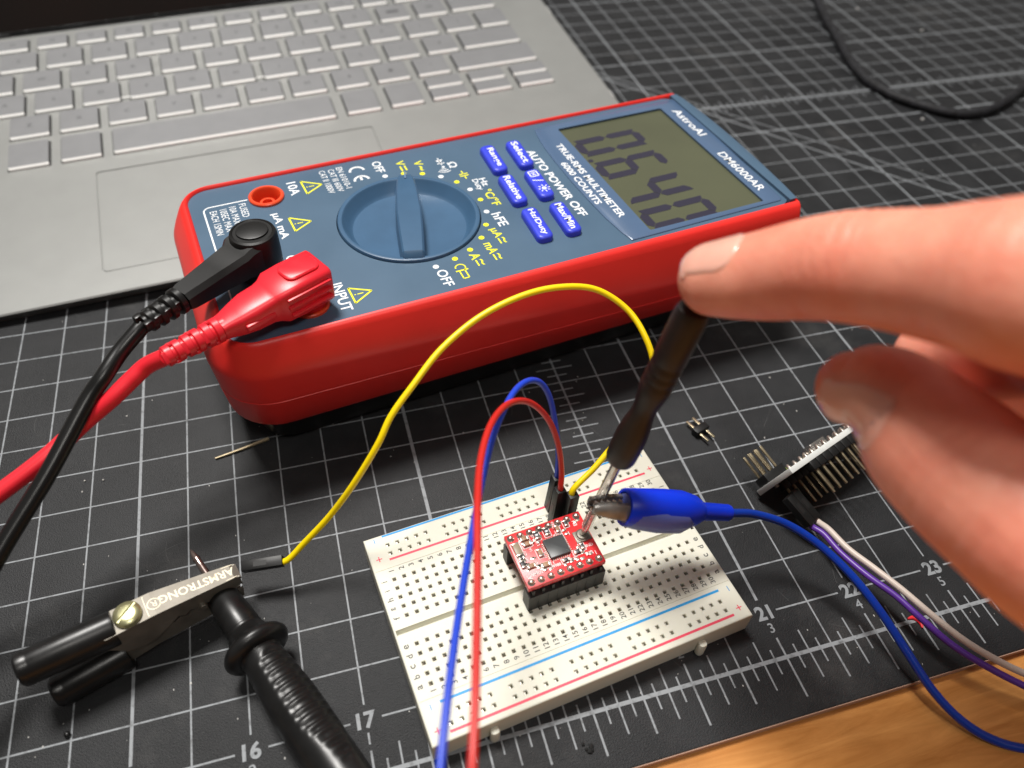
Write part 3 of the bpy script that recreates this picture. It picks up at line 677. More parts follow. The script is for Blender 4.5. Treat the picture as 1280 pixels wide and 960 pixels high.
deck_strip(b, R(12.36), yt-.5, rail, [R(13.9), R(14.9)], mi=2)
def ch(y0, y1, dz, bev):  # channel across the board
    p = [(y0, ZT), (y0+bev, ZT-dz), (y1-bev, ZT-dz), (y1, ZT)]
    for (ya, za), (yb_, zb) in zip(p, p[1:]): plate(b, [(XL+.5, ya, za), (XR-.5, ya, za), (XR-.5, yb_, zb), (XL+.5, yb_, zb)])
ch(R(-1.30), R(-1.22), .12, .08); ch(R(5.15), R(5.85), 1.6, .35); ch(R(12.28), R(12.36), .12, .08)
ring0 = [V((XL+.5, yb+.5, ZT)), V((XR-.5, yb+.5, ZT)), V((XR-.5, yt-.5, ZT)), V((XL+.5, yt-.5, ZT))]
def rr_(o, z): return [V((XL+o, yb+o, z)), V((XR-o, yb+o, z)), V((XR-o, yt-o, z)), V((XL+o, yt-o, z))]
loft(b, [rr_(.5, ZT), rr_(.2, ZT-.06), rr_(.05, ZT-.22), rr_(0, ZT-.5), rr_(0, 1.2), rr_(.25, .7), rr_(.3, .1)], False, True)
body = obj('board_body', b, [MT['bread'], MT['hole'], MT['holer']], bb, smooth=0)
for c_ in (4.95, 26.2): b = new(); rbox(b, (c_-1)*PT-1.1, (c_-1)*PT+1.1, yb-1.7, yb+.3, .8, 5.6, .9, .5); obj('joining_nub', b, MT['bread'], bb)
b = new(); ZP = ZT+.03
strip(b, B(1.2, -1.82, ZP), B(30, -1.82, ZP), .62); strip(b, B(1.2, 16.02, ZP), B(30.2, 16.02, ZP), .55)
for c_, r_ in ((.3, -2.0), (31.0, -2.0), (.36, 15.7), (31.0, 15.6)): strip(b, B(c_, r_-.28, ZP), B(c_, r_+.28, ZP), .2)
flat('blue_stripe', b, MT['railblue'], body)
b = new()
strip(b, B(1.2, -4.56, ZP), B(30, -4.56, ZP), .62); strip(b, B(1.2, 13.24, ZP), B(30.2, 13.24, ZP), .6)
for c_, r_ in ((.22, -4.1), (30.85, -4.1), (.25, 13.6), (31, 13.6)):
    strip(b, B(c_, r_-.3, ZP), B(c_, r_+.3, ZP), .26); strip(b, B(c_-.3, r_, ZP+.002), B(c_+.3, r_, ZP+.002), .26)
flat('red_stripe', b, MT['railred'], body)
b = new()
for k in range(1, 31):
    for r_ in (-.68, 11.95):
        textc(b, str(k), B(k, r_ + (.05 if k > 9 else 0), ZP), (0, 1, 0), (-1, 0, 0), 1.35, .01)
for i, ch_ in enumerate('abcdefghij'):
    r_ = i if i < 5 else i+2
    for c_ in (.0, 31.0): textc(b, ch_, B(c_, r_, ZP), (0, 1, 0), (-1, 0, 0), 1.5 if ch_ in 'bdfhj' else 1.2, .01)
flat('board_lettering', b, MT['ink'], body)

# ================================================================== STEPPER DRIVER BOARD
def pinrow(bm, cols_, row_, z0, z1, w=.64):
    for c_ in cols_:
        q = B(c_, row_); box(bm, q.x-w/2, q.x+w/2, q.y-w/2, q.y+w/2, z0, z1, .12)
dO = bw(15.5, 6.5, ZT); db = thing('driver_module', 'small red stepper driver board with a black chip, plugged into the middle of the breadboard', 'circuit board', dO, BA)
def D(c_, r_, z): return ((c_-15.5+.25)*PT, (r_-6.5-.12)*PT, z-ZT)
PZ = 18.3
b = new(); x0_, y0_, _ = D(11.5, 3.5, 0); x1_, y1_, _ = D(19.5, 9.5, 0)
box(b, x0_, x1_, y0_, y1_, PZ-1.6-ZT, PZ-ZT, .12)
pcb = obj('board', b, MT['pcb'], db)
# headers under the board
HDM = mat('header_black', (.022, .022, .021, 1), .5, 0, .5, bump=.01, bscale=2500)
for r_, cs in ((4, (12, 20)), (9, (12, 20))):
    b = new(); hx_ = .8 if r_ == 4 else 0
    for c_ in range(*cs):
        X_, Y_, _ = D(c_, r_, 0); t = new()
        e = .08; rg = [[(X_-1.27+e, Y_-1.27-hx_), (X_+1.27-e, Y_-1.27-hx_), (X_+1.27, Y_-1.27+e-hx_), (X_+1.27, Y_+1.27-e), (X_+1.27-e, Y_+1.27), (X_-1.27+e, Y_+1.27), (X_-1.27, Y_+1.27-e), (X_-1.27, Y_-1.27+e-hx_)]][0]
        loft(t, [[V((a, b_, z)) for a, b_ in rg] for z in (.02, PZ-1.6-ZT-1.9)]); merge(b, t)
    obj('pin_header', b, HDM, db)
    b = new()
    for c_ in range(*cs):
        X_, Y_, _ = D(c_, r_, 0)
        box(b, X_-.32, X_+.32, Y_-.32, Y_+.32, PZ-1.6-ZT-2.2, PZ-ZT+.85, .1)
        lathe(b, [(.95, PZ-ZT+.01), (.8, PZ-ZT+.12), (.55, PZ-ZT+.35), (.42, PZ-ZT+.8), (.0, PZ-ZT+.95)], mat4((X_, Y_, 0)), 14)
    obj('pin_row', b, MT['solder'], db)
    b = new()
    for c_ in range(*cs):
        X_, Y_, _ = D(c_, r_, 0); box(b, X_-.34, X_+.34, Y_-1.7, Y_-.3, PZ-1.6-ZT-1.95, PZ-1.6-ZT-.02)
    obj('pin_shade_strip', b, MT['hinge'], db)
    # black strips stand in for the shade over the pins above the header
# chip with leads
def U(fx, fy, z=PZ-ZT): return V((x0_+fx, y0_+fy, z))
cx, cy = x0_+10.7, y0_+7.6; sr0 = random.Random(9); TFX, TFY = 18.0, 8.3
b = new(); rbox(b, cx-2.65, cx+2.65, cy-2.6, cy+2.6, PZ-ZT+.05, PZ-ZT+.95, .15, .12); obj('chip', b, MT['chip'], db)
b = new()
for k in range(9):
    o_ = -2.1+k*.52
    for s_ in (-1, 1):
        box(b, cx+o_-.12, cx+o_+.12, cy+s_*2.9-.28, cy+s_*2.9+.28, PZ-ZT+.02, PZ-ZT+.12); box(b, cx+s_*2.95-.28, cx+s_*2.95+.28, cy+o_-.12, cy+o_+.12, PZ-ZT+.02, PZ-ZT+.12)
for k in range(64):  # solder pads and vias added at random over the board
    fx, fy = sr0.uniform(.8, 19.4), sr0.uniform(2.4, 12.9)
    if abs(fx-10.7) < 3.4 and abs(fy-7.6) < 3.4 or (abs(fx-TFX) < 2.3 and abs(fy-TFY) < 2): continue
    l_, w_ = (sr0.uniform(.3, .55), sr0.uniform(.25, .4)); X_, Y_ = x0_+fx, y0_+fy
    box(b, X_-l_, X_+l_, Y_-w_, Y_+w_, PZ-ZT+.01, PZ-ZT+sr0.choice([.06, .06, .35]), .03)
obj('chip_leads_and_pads', b, MT['solder'], db)
# small parts: (fx, fy, length, width, rotated, kind)
sm = [(1.55, 10.4, 3.6, 1.7, 1, 'tan'), (4.3, 12.6, 2.0, 1.1, 0, 'cap'), (4.4, 11.0, 2.0, 1.1, 0, 'cap'), (6.3, 7.6, 2.1, 1.1, 1, 'cap'), (3.0, 5.1, 2.0, 1.1, 0, 'cap'), (6.3, 4.2, 2.2, 1.2, 0, 'cap'),
      (1.2, 6.3, 2.0, 1.1, 1, 'res'), (7.5, 12.4, 2.2, 1.2, 1, 'res1'), (10.2, 12.5, 2.2, 1.2, 1, 'res1'), (13.0, 12.2, 1.9, 1.0, 1, 'cap'), (15.0, 4.6, 1.9, 1.0, 0, 'res'), (16.6, 5.6, 1.6, .9, 1, 'res'), (1.6, 7.9, 1.4, .9, 0, 'res'), (15.6, 12.9, 1.6, .9, 1, 'res'), (11.4, 3.6, 1.8, .8, 0, 'res')]
for fx, fy, l, w, rot, kd in sm:
    M_ = mat4(U(fx, fy), PI/2 if rot else 0)
    b = new(); box(b, -l/2+.3, l/2-.3, -w/2, w/2, .05, .7, .06); o = obj('capacitor' if kd in ('cap', 'tan') else 'resistor', b, MT['ceram'] if kd == 'cap' else (mat('tantalum', (.30, .24, .16, 1), .4) if kd == 'tan' else MT['resist']), db, M=M_)
    b = new()
    for s_ in (-1, 1): box(b, s_*(l/2-.2)-.24, s_*(l/2-.2)+.24, -w/2-.04, w/2+.04, .03, .74, .08)
    obj('solder_end', b, MT['solder'], o, M=M_)
    if kd == 'res1':
        b = new(); text(b, '1', V((fx+x0_+.3, fy+y0_-.35, PZ-ZT+.72)), (0, 1, 0), (-1, 0, 0), .5, .7); flat('value_mark', b, MT['white'], o)
# silkscreen
b = new(); z = PZ-ZT+.03; sr = random.Random(5)
def outl(fx, fy, l, w, rot, g_=.28):
    if rot: l, w = w, l
    c_ = [(fx-l/2-g_, fy-w/2-g_), (fx+l/2+g_, fy-w/2-g_), (fx+l/2+g_, fy+w/2+g_), (fx-l/2-g_, fy+w/2+g_)]
    for i in range(4): strip(b, (x0_+c_[i][0], y0_+c_[i][1], z), (x0_+c_[(i+1) % 4][0], y0_+c_[(i+1) % 4][1], z), .16)
for fx, fy, l, w, rot, kd in sm: outl(fx, fy, l, w, rot)
for s_, fx, fy, h in (('A4988', 8.4, 3.3, .8), ('DIR', 17.6, 3.4, .9), ('STEP', 15.9, 4.6, .8), ('R4', 6.6, 13.0, .8), ('C5', 11.8, 10.6, .9), ('R9', 12.7, 14.2, .7), ('U1', 6.9, 10.3, .8), ('VMOT', 3.6, 3.0, .8), ('C7', 6.9, 6.9, .8), ('S1', 8.6, 13.8, .8), ('S2', 11.5, 13.6, .8), ('RST', 13.6, 3.4, .8), ('GND', 18.2, 5.4, .8), ('C1', 2.9, 8.9, .8), ('EN', 17.8, 12.3, .9), ('1A', 4.6, 9.5, .7)):
    textc(b, s_, (x0_+fx, y0_+fy, z), (0, 1, 0) if len(s_) < 3 else (1, 0, 0), (-1, 0, 0) if len(s_) < 3 else (0, 1, 0), h, .015)
A_ = (x0_+1.6, y0_+2.6); text(b, 'A', (x0_+2.0, y0_+2.0, z), (0, 1, 0), (-1, 0, 0), 1.0, 1.1, .02)
for k in range(46):
    fx, fy = sr.uniform(.8, 19.5), sr.uniform(2.2, 13)
    if abs(fx-10.7) < 3.3 and abs(fy-7.6) < 3.3 or (abs(fx-TFX) < 2.2 and abs(fy-TFY) < 2): continue
    l_ = sr.uniform(.4, 1.3); d_ = sr.random() < .5
    strip(b, (x0_+fx, y0_+fy, z), (x0_+fx+(l_ if d_ else 0), y0_+fy+(0 if d_ else l_), z), .15)
for k in range(4): textc(b, 'SERVO'[k:k+2], (x0_+13.4, y0_+10.8-k*1.25, z), (0, -1, 0), (1, 0, 0), .8, .02)
flat('silkscreen', b, MT['silk'], pcb)
b = new()          # adjustment trimmer
tx, ty_ = x0_+TFX, y0_+TFY
lathe(b, [(1.75, PZ-ZT+.02), (1.75, PZ-ZT+.5), (1.5, PZ-ZT+.6), (1.35, PZ-ZT+.95), (1.1, PZ-ZT+1.05), (.5, PZ-ZT+.9), (0, PZ-ZT+.85)], mat4((tx, ty_, 0)), 28)
box(b, tx-2.1, tx+2.1, ty_-1.6, ty_+1.6, PZ-ZT+.02, PZ-ZT+.3, .1)
obj('trimmer', b, MT['nickel'], db)
def dw(x, y, z): return dO + V((x*math.cos(BA)-y*math.sin(BA), x*math.sin(BA)+y*math.cos(BA), z))
TIP = dw(tx, ty_, PZ-ZT+1.0)

# ================================================================== SCREWDRIVER
TOP = at(870, 382, 143)
sa = (TOP-TIP).normalized(); SL = (TOP-TIP).length
SM = Matrix.Translation(TIP) @ frame(sa, (0, 1, 0)).to_4x4()
sd = thing('screwdriver', 'slim black handled precision screwdriver standing on the trimmer of the red board', 'screwdriver', TIP, M3=frame(sa, (0, 1, 0)))
k_ = SL/72.
b = new(); lathe(b, [(.55, 0), (.7, 1.0), (1.15, 3.0), (1.2, 3.4), (1.2, 33)], None, 8)
for i in range(2): pass
obj('shaft', b, MT['steel'], sd, smooth=50)
b = new(); h0 = 28.6
lathe(b, [(1.2, h0), (2.4, h0-.1), (3.1, h0+.5), (3.4, h0+1.6), (3.5, h0+5), (3.45, h0+9), (3.1, h0+12.5), (2.65, h0+15), (2.55, h0+17), (2.75, h0+19), (3.2, h0+22), (3.4, h0+24), (3.35, h0+25), (3.15, h0+25.6), (3.4, h0+26.3), (3.35, h0+27.4), (3.15, h0+28), (3.4, h0+28.7), (3.35, h0+29.8), (3.15, h0+30.4), (3.4, h0+31.1), (3.4, h0+36), (3.35, SL-2.5), (3.0, SL-.8), (2, SL-.3), (0, SL-.2)], None, 24)
obj('handle', b, MT['handle'], sd)

# ================================================================== JUMPER WIRES
def housing(parent, M_, L_=14.0, inv=Matrix.Identity(4)):
    b = new(); t = new()
    box(t, -1.27, 1.27, -1.27, 1.27, 0, L_, .16); box(t, -1.32, -1.2, -.55, .55, L_*.35, L_*.6, 0); merge(b, t, M_)
    b.transform(inv); o = obj('connector', b, MT['dupont'], parent)
    t = new(); t2 = new(); box(t2, 1.24, 1.29, -.6, .6, L_*.3, L_*.62); merge(t, t2, M_); t.transform(inv)
    obj('latch_window', t, MT['hinge'], o); return o
def jumper(label, cat, ends, pts, r, m_, group='jumper wires'):
    base = V(pts[0]); base.z = min(p[2] for p in pts) if False else pts[0][2]
    w = thing('jumper_wire', label, cat, base, group=group); inv = Matrix.Translation(-base)
    b = new(); tube(b, pts, r*1.1, 14, 10); b.transform(inv); obj('wire', b, m_, w)
    for M_, L_ in ends: housing(w, M_, L_, inv)
    return w
def upM(base, top):
    return Matrix.Translation(base) @ frame(top-base, (math.cos(BA), math.sin(BA), 0)).to_4x4()
rb, rtp = bw(18.0, 11, ZT+.05), bw(18.35, 11.35, 22.5)
bbase, btp = bw(18.0, 13.9, ZT+.05), bw(19.0, 13.0, 22.3)
bbase, btp = bw(18.6, 12.95, ZT+.05), bw(18.95, 12.9, 22.3)
ybase, ytp = bw(19.3, 10.4, ZT+.05), bw(19.5, 10.4, 22.4)
rb, rtp = bw(18.15, 11.1, ZT+.05), bw(18.6, 11.4, 22.5)
jumper('red jumper wire arching up from the breadboard and running off the near edge', 'jumper wire', [(upM(rb, rtp), 14)],
       [rtp-V((0, 0, 2)), rtp+V((0, .1, 1.2)), un(702, 590, 27), un(699, 562, 34), un(690, 533, 42), un(674, 511, 49), un(654, 501, 54), un(632, 507, 58), un(613, 532, 61), un(601, 575, 63), un(597, 630, 65), un(597, 700, 66), un(596, 790, 67), un(594, 880, 68), un(590, 965, 68), un(586, 1060, 66)], .66, MT['wr'])
jumper('blue jumper wire looping up beside the red one and crossing behind it', 'jumper wire', [(upM(bbase, btp), 14)],
       [btp-V((0, 0, 2)), btp+V((0, .1, 1.2)), un(698, 565, 30), un(694, 530, 39), un(687, 497, 47), un(676, 479, 52), un(661, 476, 55), un(645, 487, 56), un(630, 512, 57), un(615, 550, 57), un(602, 605, 57), un(590, 668, 58), un(577, 745, 60), un(566, 820, 62), un(557, 895, 63), un(550, 965, 63), un(543, 1060, 62)], .66, MT['wb'])
# yellow wire from the clip to the breadboard
ya, yb2 = un(303, 709, 9.6), un(354, 701, 10.6)
YM = Matrix.Translation(ya) @ frame(yb2-ya, (0, -.3, 1)).to_4x4()
jumper('yellow jumper wire arching from the nickel clip past the meter to the breadboard', 'jumper wire', [(YM, (yb2-ya).length), (upM(ybase, ytp), 14)],
       [yb2-(yb2-ya).normalized()*2, yb2+(yb2-ya).normalized()*1, un(380, 679, 14.5), un(412, 645, 22), un(442, 605, 32), un(472, 556, 41.5), un(489, 520, 46.5), un(516, 482, 51), un(552, 436, 55.5), un(600, 396, 59), un(652, 370, 61), un(700, 359, 61), un(745, 362, 59), un(783, 386, 55), un(806, 420, 51), un(817, 458, 46), un(812, 503, 40), un(792, 536, 35), un(768, 556, 31), un(742, 586, 27), ytp+V((.2, .6, 1.4)), ytp-V((0, 0, 2))], .72, MT['wy'])

# ================================================================== NICKEL CLIP AND PROBE
tipc, tail = un(297, 711, 14.5), un(128, 786, 17.5)
cd = (tipc-tail); cd.z = 0; CL = cd.length; cd.normalize()
cax = math.atan2(cd.y, cd.x); CO = V((tail.x, tail.y, 0))
cl = thing('crocodile_clip', 'worn nickel crocodile clip with two black sleeved handles, biting the probe tip', 'crocodile clip', CO, cax)
W = 3.3
WF = lambda x: (3.3 - max(0, x-8)*(1.35/(CL-8))) if x > -1 else 2.4
def plate3(bm, prof, y0, y1):   # prof in x,z extruded along y
    loft(bm, [[V((x, y, z)) for x, z in prof] for y in (y0, y1)])
b = new()   # upper jaw: U channel
lt_ = CL
zt0, zt1 = 17.6, 14.6
top = [(-3, 17.9), (0, 17.8), (11, 17.6), (CL-1.5, zt1+.1), (CL, zt1-.8)]
th = .8
for (xa, za), (xb, zb) in zip(top, top[1:]):
    loft(b, [[V((x, -w_, z-th)), V((x, w_, z-th)), V((x, w_, z)), V((x, -w_, z))] for x, z, w_ in ((xa, za, WF(xa)), (xb, zb, WF(xb)))])
for s_ in (-1, 1):
    y0, y1 = (s_*W, s_*(W-.7)) if s_ < 0 else (s_*(W-.7), s_*W)
    sp = [(-3, 17.4), (0, 17.3), (11, 17.1), (CL-.3, 14.2), (CL-.3, 10.6)]
    low = []
    n_ = 13
    for k in range(n_):
        x_ = CL-.8-k*1.5; low += [(x_, 10.2+.12*k + (.0 if k % 2 else .9))]
    low += [(14, 12.0), (8, 8.2), (4.5, 8.0), (2, 9.5), (0, 12.5), (-3, 14)]
    t = new(); plate3(t, sp+low, y0, y1)
    for v in t.verts: v.co.y *= WF(v.co.x)/W
    merge(b, t)
uj = obj('upper_jaw', b, MT['nickel'], cl, smooth=20)
b = new()
bot = [(-3, 3.2), (2, 3.4), (9, 4.6), (CL-10, 5.0), (CL-1, 6.2)]
for (xa, za), (xb, zb) in zip(bot, bot[1:]):
    loft(b, [[V((x, -W+1, z)), V((x, W-1, z)), V((x, W-1, z+.8)), V((x, -W+1, z+.8))] for x, z in ((xa, za), (xb, zb))])
for s_ in (-1, 1):
    y0, y1 = sorted((s_*(W-.9), s_*(W-1.6)))
    up = [(CL-.6-k*1.5, 9.6+.12*k-(.9 if k % 2 else 0)) for k in range(13)]
    plate3(b, [(-3, 3.4), (2, 3.6), (9, 4.8), (CL-10, 5.2), (CL-1, 6.4), (CL-.6, 9.2)] + up + [(13, 11.5), (8, 12), (5, 10), (0, 7.5), (-3, 6.8)], y0, y1)
obj('lower_jaw', b, MT['nickel'], cl, smooth=20)
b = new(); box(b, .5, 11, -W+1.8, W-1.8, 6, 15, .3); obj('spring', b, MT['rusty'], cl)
b = new(); M_ = Matrix.Rotation(PI/2, 4, 'X'); lathe(b, [(.9, -W-.25), (.9, W+.25)], Matrix.Translation(V((20, 0, 11.4))) @ M_, 14); obj('pivot', b, MT['nickel'], cl)
b = new(); SX = 5.6
lathe(b, [(3.0, 17.7), (3.1, 18.3), (3.0, 18.9), (2.6, 19.3), (1.6, 19.55), (0, 19.6)], mat4((SX, -.1, 0)), 36)
scw = obj('screw', b, MT['brass'], cl)
b = new(); box(b, -2.9, 2.9, -.28, .28, 19.2, 19.75); boolcut(scw, b_) if False else None
b.transform(mat4((SX, -.1, 0), math.radians(32))); boolcut(scw, b)
b = new(); h_ = 2.9; xe = CL-2.0; xs_ = CL-2.0-31
zf = lambda x: (17.6 + (x-11)*(14.7-17.6)/(CL-12.5)) if x > 11 else 17.6+(11-x)*.019
t = new(); text(t, 'ARMSTRONG', V((CL-.9, 1.15, 0)), (-1, 0, 0), (0, -1, 0), CL*.56, 2.2, .02)
textc(t, 'R', V((CL*.37, -.2, 0)), (-1, 0, 0), (0, -1, 0), 1.5)
for k in range(16):
    a0, a1 = 2*PI*k/16, 2*PI*(k+1)/16; strip(t, (CL*.37+1.4*math.cos(a0), -.2+1.4*math.sin(a0)), (CL*.37+1.4*math.cos(a1), -.2+1.4*math.sin(a1)), .22)
for p_, q_ in (((CL-.8, 1.75), (CL*.31, 2.7)), ((CL*.31, 2.7), (CL*.31, -2.7)), ((CL*.31, -2.7), (CL-.8, -1.75))): strip(t, p_, q_, .16)
for v in t.verts: v.co.z = zf(v.co.x)+.03
flat('stamped_lettering', t, mat('stamp_bright', (.75, .68, .52, 1), .5, .2), uj)
# handles
def sleeve(p0, p1, r, r2):
    A_ = V(p0); B_ = V(p1); M_ = Matrix.Translation(A_) @ frame(B_-A_, (0, 0, 1)).to_4x4(); L_ = (B_-A_).length
    b = new(); lathe(b, [(r*.72, -.1), (r*.97, 0), (r, .6), (r*.99, L_*.5), (r2, L_-3), (r2*.98, L_-2.6), (r2*1.01, L_-2.2), (r2*.98, L_-.8), (r2*.8, L_-.1), (r2*.6, L_), (r2*.5, L_-1.6), (0, L_-1.8)], M_ @ Matrix.Diagonal(V((1.0, .86, 1, 1))), 28)
    obj('handle_sleeve', b, MT['blackgl'], cl)
sleeve((2.2, .1, 15.4), (-17.8, .8, 16.2), 4.55, 4.4)
sleeve((1.5, -1.0, 5.2), (-15.2, -1.6, 4.8), 4.2, 4.1)

# probe
pt_, pg = un(238, 687, 9.2), un(322, 812, 8.6)
pe = un(452, 980, 9.0)
pd = (pg-pt_).normalized(); pd2 = (pe-pg); 
PL = (pg-pt_).length; PMt = frame(pg-pt_, (0, 0, 1))
pb = thing('test_probe', 'black test probe with a round finger guard and bare metal tip, lying on the mat', 'test probe', pt_, M3=PMt)
b = new(); lathe(b, [(.1, 0), (.55, 1.2), (.95, 3.2), (1.0, 3.6), (.85, 3.9), (.9, 6), (1.0, 9), (1.0, 18)], None, 20); obj('probe_tip', b, mat('tip_metal', (.42, .33, .30, 1), .25, .95, var=.2, vscale=500), pb)
b = new(); n0 = PL-17.5
lathe(b, [(2.2, n0), (3.4, n0+.1), (3.75, n0+.6), (4.0, n0+6), (4.25, n0+10.5), (4.15, n0+10.8), (4.15, n0+11.1), (4.35, n0+11.3), (4.25, n0+11.7), (4.25, n0+12.0), (4.5, n0+12.4), (5.2, n0+14.2), (6.5, n0+15.2), (7.3, n0+15.9), (7.8, n0+16.8), (7.8, n0+17.6), (7.3, n0+18.4), (6.3, n0+19.0), (5.0, n0+19.2), (4.7, n0+20)], None, 40)
obj('finger_guard', b, MT['blackgl'], pb)
b = new(); s0 = n0+18.6
lv_ = PMt.transposed() @ ((CC-pg).normalized() + CR.transposed() @ V((.75, .25, 0))); RA = math.atan2(lv_.y, lv_.x)
def pr_(s): return 4.7 + .9*min(1, s/14) + .25*math.sin(s*.07)
rings = []; NN = 40
ns = 150
for i in range(ns):
    s = i*.4; r0 = pr_(s); ring = []
    for j in range(NN):
        a = 2*PI*j/NN; r = r0
        # side flat with grip ribs
        d_ = abs(((a-RA+PI) % (2*PI))-PI)
        w_ = math.radians(46) * min(1, max(0, (s-1.5))/2.5) * min(1, max(0, 36-s)/14)
        if d_ < w_:
            r -= .55*min(1, (w_-d_)/.12)*(1 if (s % 2.2) < 1.35 else .1)
        ring.append(V((r*math.cos(a), r*math.sin(a)*.98, s0+s)))
    rings.append(ring)
loft(b, rings); obj('grip', b, MT['blackgl'], pb, smooth=60)

# ================================================================== BLUE CLIP LEAD
GP = TIP + sa*(34.5-20)*1.0
GP = TIP + sa*14.5
g0, g1 = un(757, 633, GP.z-.5), None
bd = un(905, 641, 26)-un(780, 633, 33.5)
e0 = un(779, 634, 33.5); e1 = un(912, 641, 25.0)
BM3 = frame(e1-e0, (0, 0, 1)); BMt = Matrix.Translation(e0) @ BM3.to_4x4(); BL = (e1-e0).length
bc = thing('crocodile_clip_lead', 'crocodile clip in a blue vinyl boot gripping the screwdriver shaft, with its blue wire', 'clip lead', e0, M3=BM3)
BINV = BMt.inverted()
# local: z along boot, x up, y = z cross x
b = new(); rings = []
for s, rx, ry in ((0, 4.3, 4.2), (.3, 4.5, 4.4), (4, 4.8, 4.5), (10, 5.25, 4.6), (15, 5.1, 4.5), (18.8, 4.0, 3.7), (21.0, 2.6, 2.6), (21.5, 2.2, 2.2), (BL-.6, 2.05, 2.05), (BL, 1.8, 1.8)):
    rings.append([V((rx*math.cos(a), ry*math.sin(a)-.0, s)) for a in [2*PI*k/32 for k in range(32)]])
inner = [[V((p.x*.86, p.y*.86, z)) for p in rings[0]] for z in (0, 6)]
loft(b, inner[::-1]+rings, True, True)
obj('vinyl_boot', b, MT['bluerub'], bc)
b = new(); dn = BM3.transposed() @ (CR.transposed() @ V((0, -1, 0))); dn.z = 0; dn.normalize()
loft(b, [[V((rx*math.cos(a), rx*.95*math.sin(a), s)) + dn*o_ for a in [2*PI*k/32 for k in range(32)]] for s, rx, o_ in ((.2, 3.9, .5), (3, 4.5, .65), (9, 4.9, .9), (15, 4.7, 1.0), (17.5, 3.6, .9), (18.5, 2.2, .6))])
obj('boot_skirt', b, MT['bluehaze'], bc)
b = new()
def jaw(sg, M_):
    t = new(); rings = []
    for s, h0_, h1_, w_ in ((5.5, .3, 1.7, 2.0), (0, .4, 1.8, 2.0), (-4, .3, 1.6, 1.75), (-7.0, .1, 1.25, 1.35), (-8.3, -.1, .9, 1.0)):
        th_ = .45
        rings.append([V((sg*h0_, -w_, s)), V((sg*h1_, -w_, s)), V((sg*(h1_+.3), -w_*.6, s)), V((sg*(h1_+.3), w_*.6, s)), V((sg*h1_, w_, s)), V((sg*h0_, w_, s)), V((sg*h0_, w_-th_, s)), V((sg*(h1_-.4), w_-th_, s)), V((sg*(h1_-.4), -w_+th_, s)), V((sg*h0_, -w_+th_, s))])
    loft(t, rings)
    for k in range(5):
        for s_ in (-1, 1):
            w_ = 1.2+.22*k; x_ = -7.9+1.45*k
            q = new(); loft(q, [[V((sg*.6, s_*w_, x_-.6)), V((sg*-.55, s_*w_, x_)), V((sg*.6, s_*w_, x_+.6))], [V((sg*.6, s_*(w_+.4), x_-.6)), V((sg*-.55, s_*(w_+.4), x_)), V((sg*.6, s_*(w_+.4), x_+.6))]]); merge(t, q)
    return t
CM = Matrix.Rotation(math.radians(64), 4, 'Z'); jm = mat('jaw_nickel', (.36, .35, .33, 1), .42, .8, col2=(.20, .19, .18, 1), vscale=260, bump=.02, bscale=900)
for sg in (1, -1):
    t = jaw(sg, None); t.transform(CM @ Matrix.Translation(V((sg*1.15, 0, 0))) @ Matrix.Rotation(math.radians(sg*1.5), 4, 'Y'))
    obj('jaw', t, jm, bc, smooth=30)
wpts = [BMt @ V((0, 0, BL-2)), BMt @ V((0, 0, BL+1.0)), un(945, 643, 22), un(985, 656, 19), un(1025, 682, 16.5), un(1065, 720, 14), un(1100, 764, 11), un(1135, 817, 7.5), un(1165, 862, 4.0), un(1200, 899, 1), un(1240, 924, -.8), un(1290, 937, -1.3), un(1400, 945, -1.4), un(1500, 930, -1.4)]
b = new(); tube(b, wpts, 1.05, 14, 10); b.transform(BINV); obj('wire', b, MT['wdb'], bc)

# ================================================================== CONTROLLER BOARD ON ITS SIDE
n1, n2 = un(955, 612, 19.5), un(1070, 532, 19.5)
Lx = (n2-n1); Lx.z = 0; Lx.normalize(); mid = (n1+n2)/2; vd = (mid-CC).normalized()
Nn = Lx.cross(vd).normalized()
if Nn.y < 0: Nn = -Nn
# tip the board a little so its pins stay in view
Wd = Nn.cross(Lx).normalized()
if Wd.z > 0: Wd = -Wd
NM = Matrix((Lx, -Wd, Nn)).transposed()
if NM.determinant() < 0: NM = Matrix((Lx, Wd, Nn)).transposed()
sg = 1 if NM.col[1].z > 0 else -1
ctr = n1 + Lx*32.5
na = thing('controller_board', 'narrow controller board with two rows of long pins, on its edge behind the thumb', 'circuit board', ctr, M3=NM)
# local: x along the board, y up across it (0 at the visible top edge, -17.8 at the mat), z = component side
Yt, Yb = 0, -17.8*sg
ylo, yhi = min(Yt, Yb), max(Yt, Yb)
b = new(); box(b, -22, 22, ylo, yhi, -.8, .8, .15); obj('board', b, MT['green'], na)
for y0h in (yhi-2.6, ylo+.1):
    b = new()
    for k in range(12):
        x_ = -14+k*2.6; box(b, x_-1.27, x_+1.27, y0h, y0h+2.5, -3.4, -.82, .28)
        box(b, x_+1.0, x_+1.6, y0h+.4, y0h+2.1, -3.3, -.9)
    obj('pin_header', b, MT['dupont'], na)
b = new()
for k in range(12):
    x_ = -14+k*2.6
    for yy in (yhi-1.3, ylo+1.3): box(b, x_-.32, x_+.32, yy-.32, yy+.32, -10.8, -3.3, .1)
obj('pin_row', b, MT['pinm'], na)
b = new()
for k in range(13):
    x_ = -14+k*2.6
    for yy in (yhi-1.3, ylo+1.3): lathe(b, [(.9, .8), (.75, 1.1), (.4, 1.9), (0, 2.2)], mat4((x_, yy, 0)), 10)
obj('solder_joint', b, MT['solder'], na)
b = new(); box(b, -21.2, -13.6, yhi-6.3, yhi-1.2, .82, 3.3, .12); obj('programming_header', b, MT['dupont'], na)
b = new()
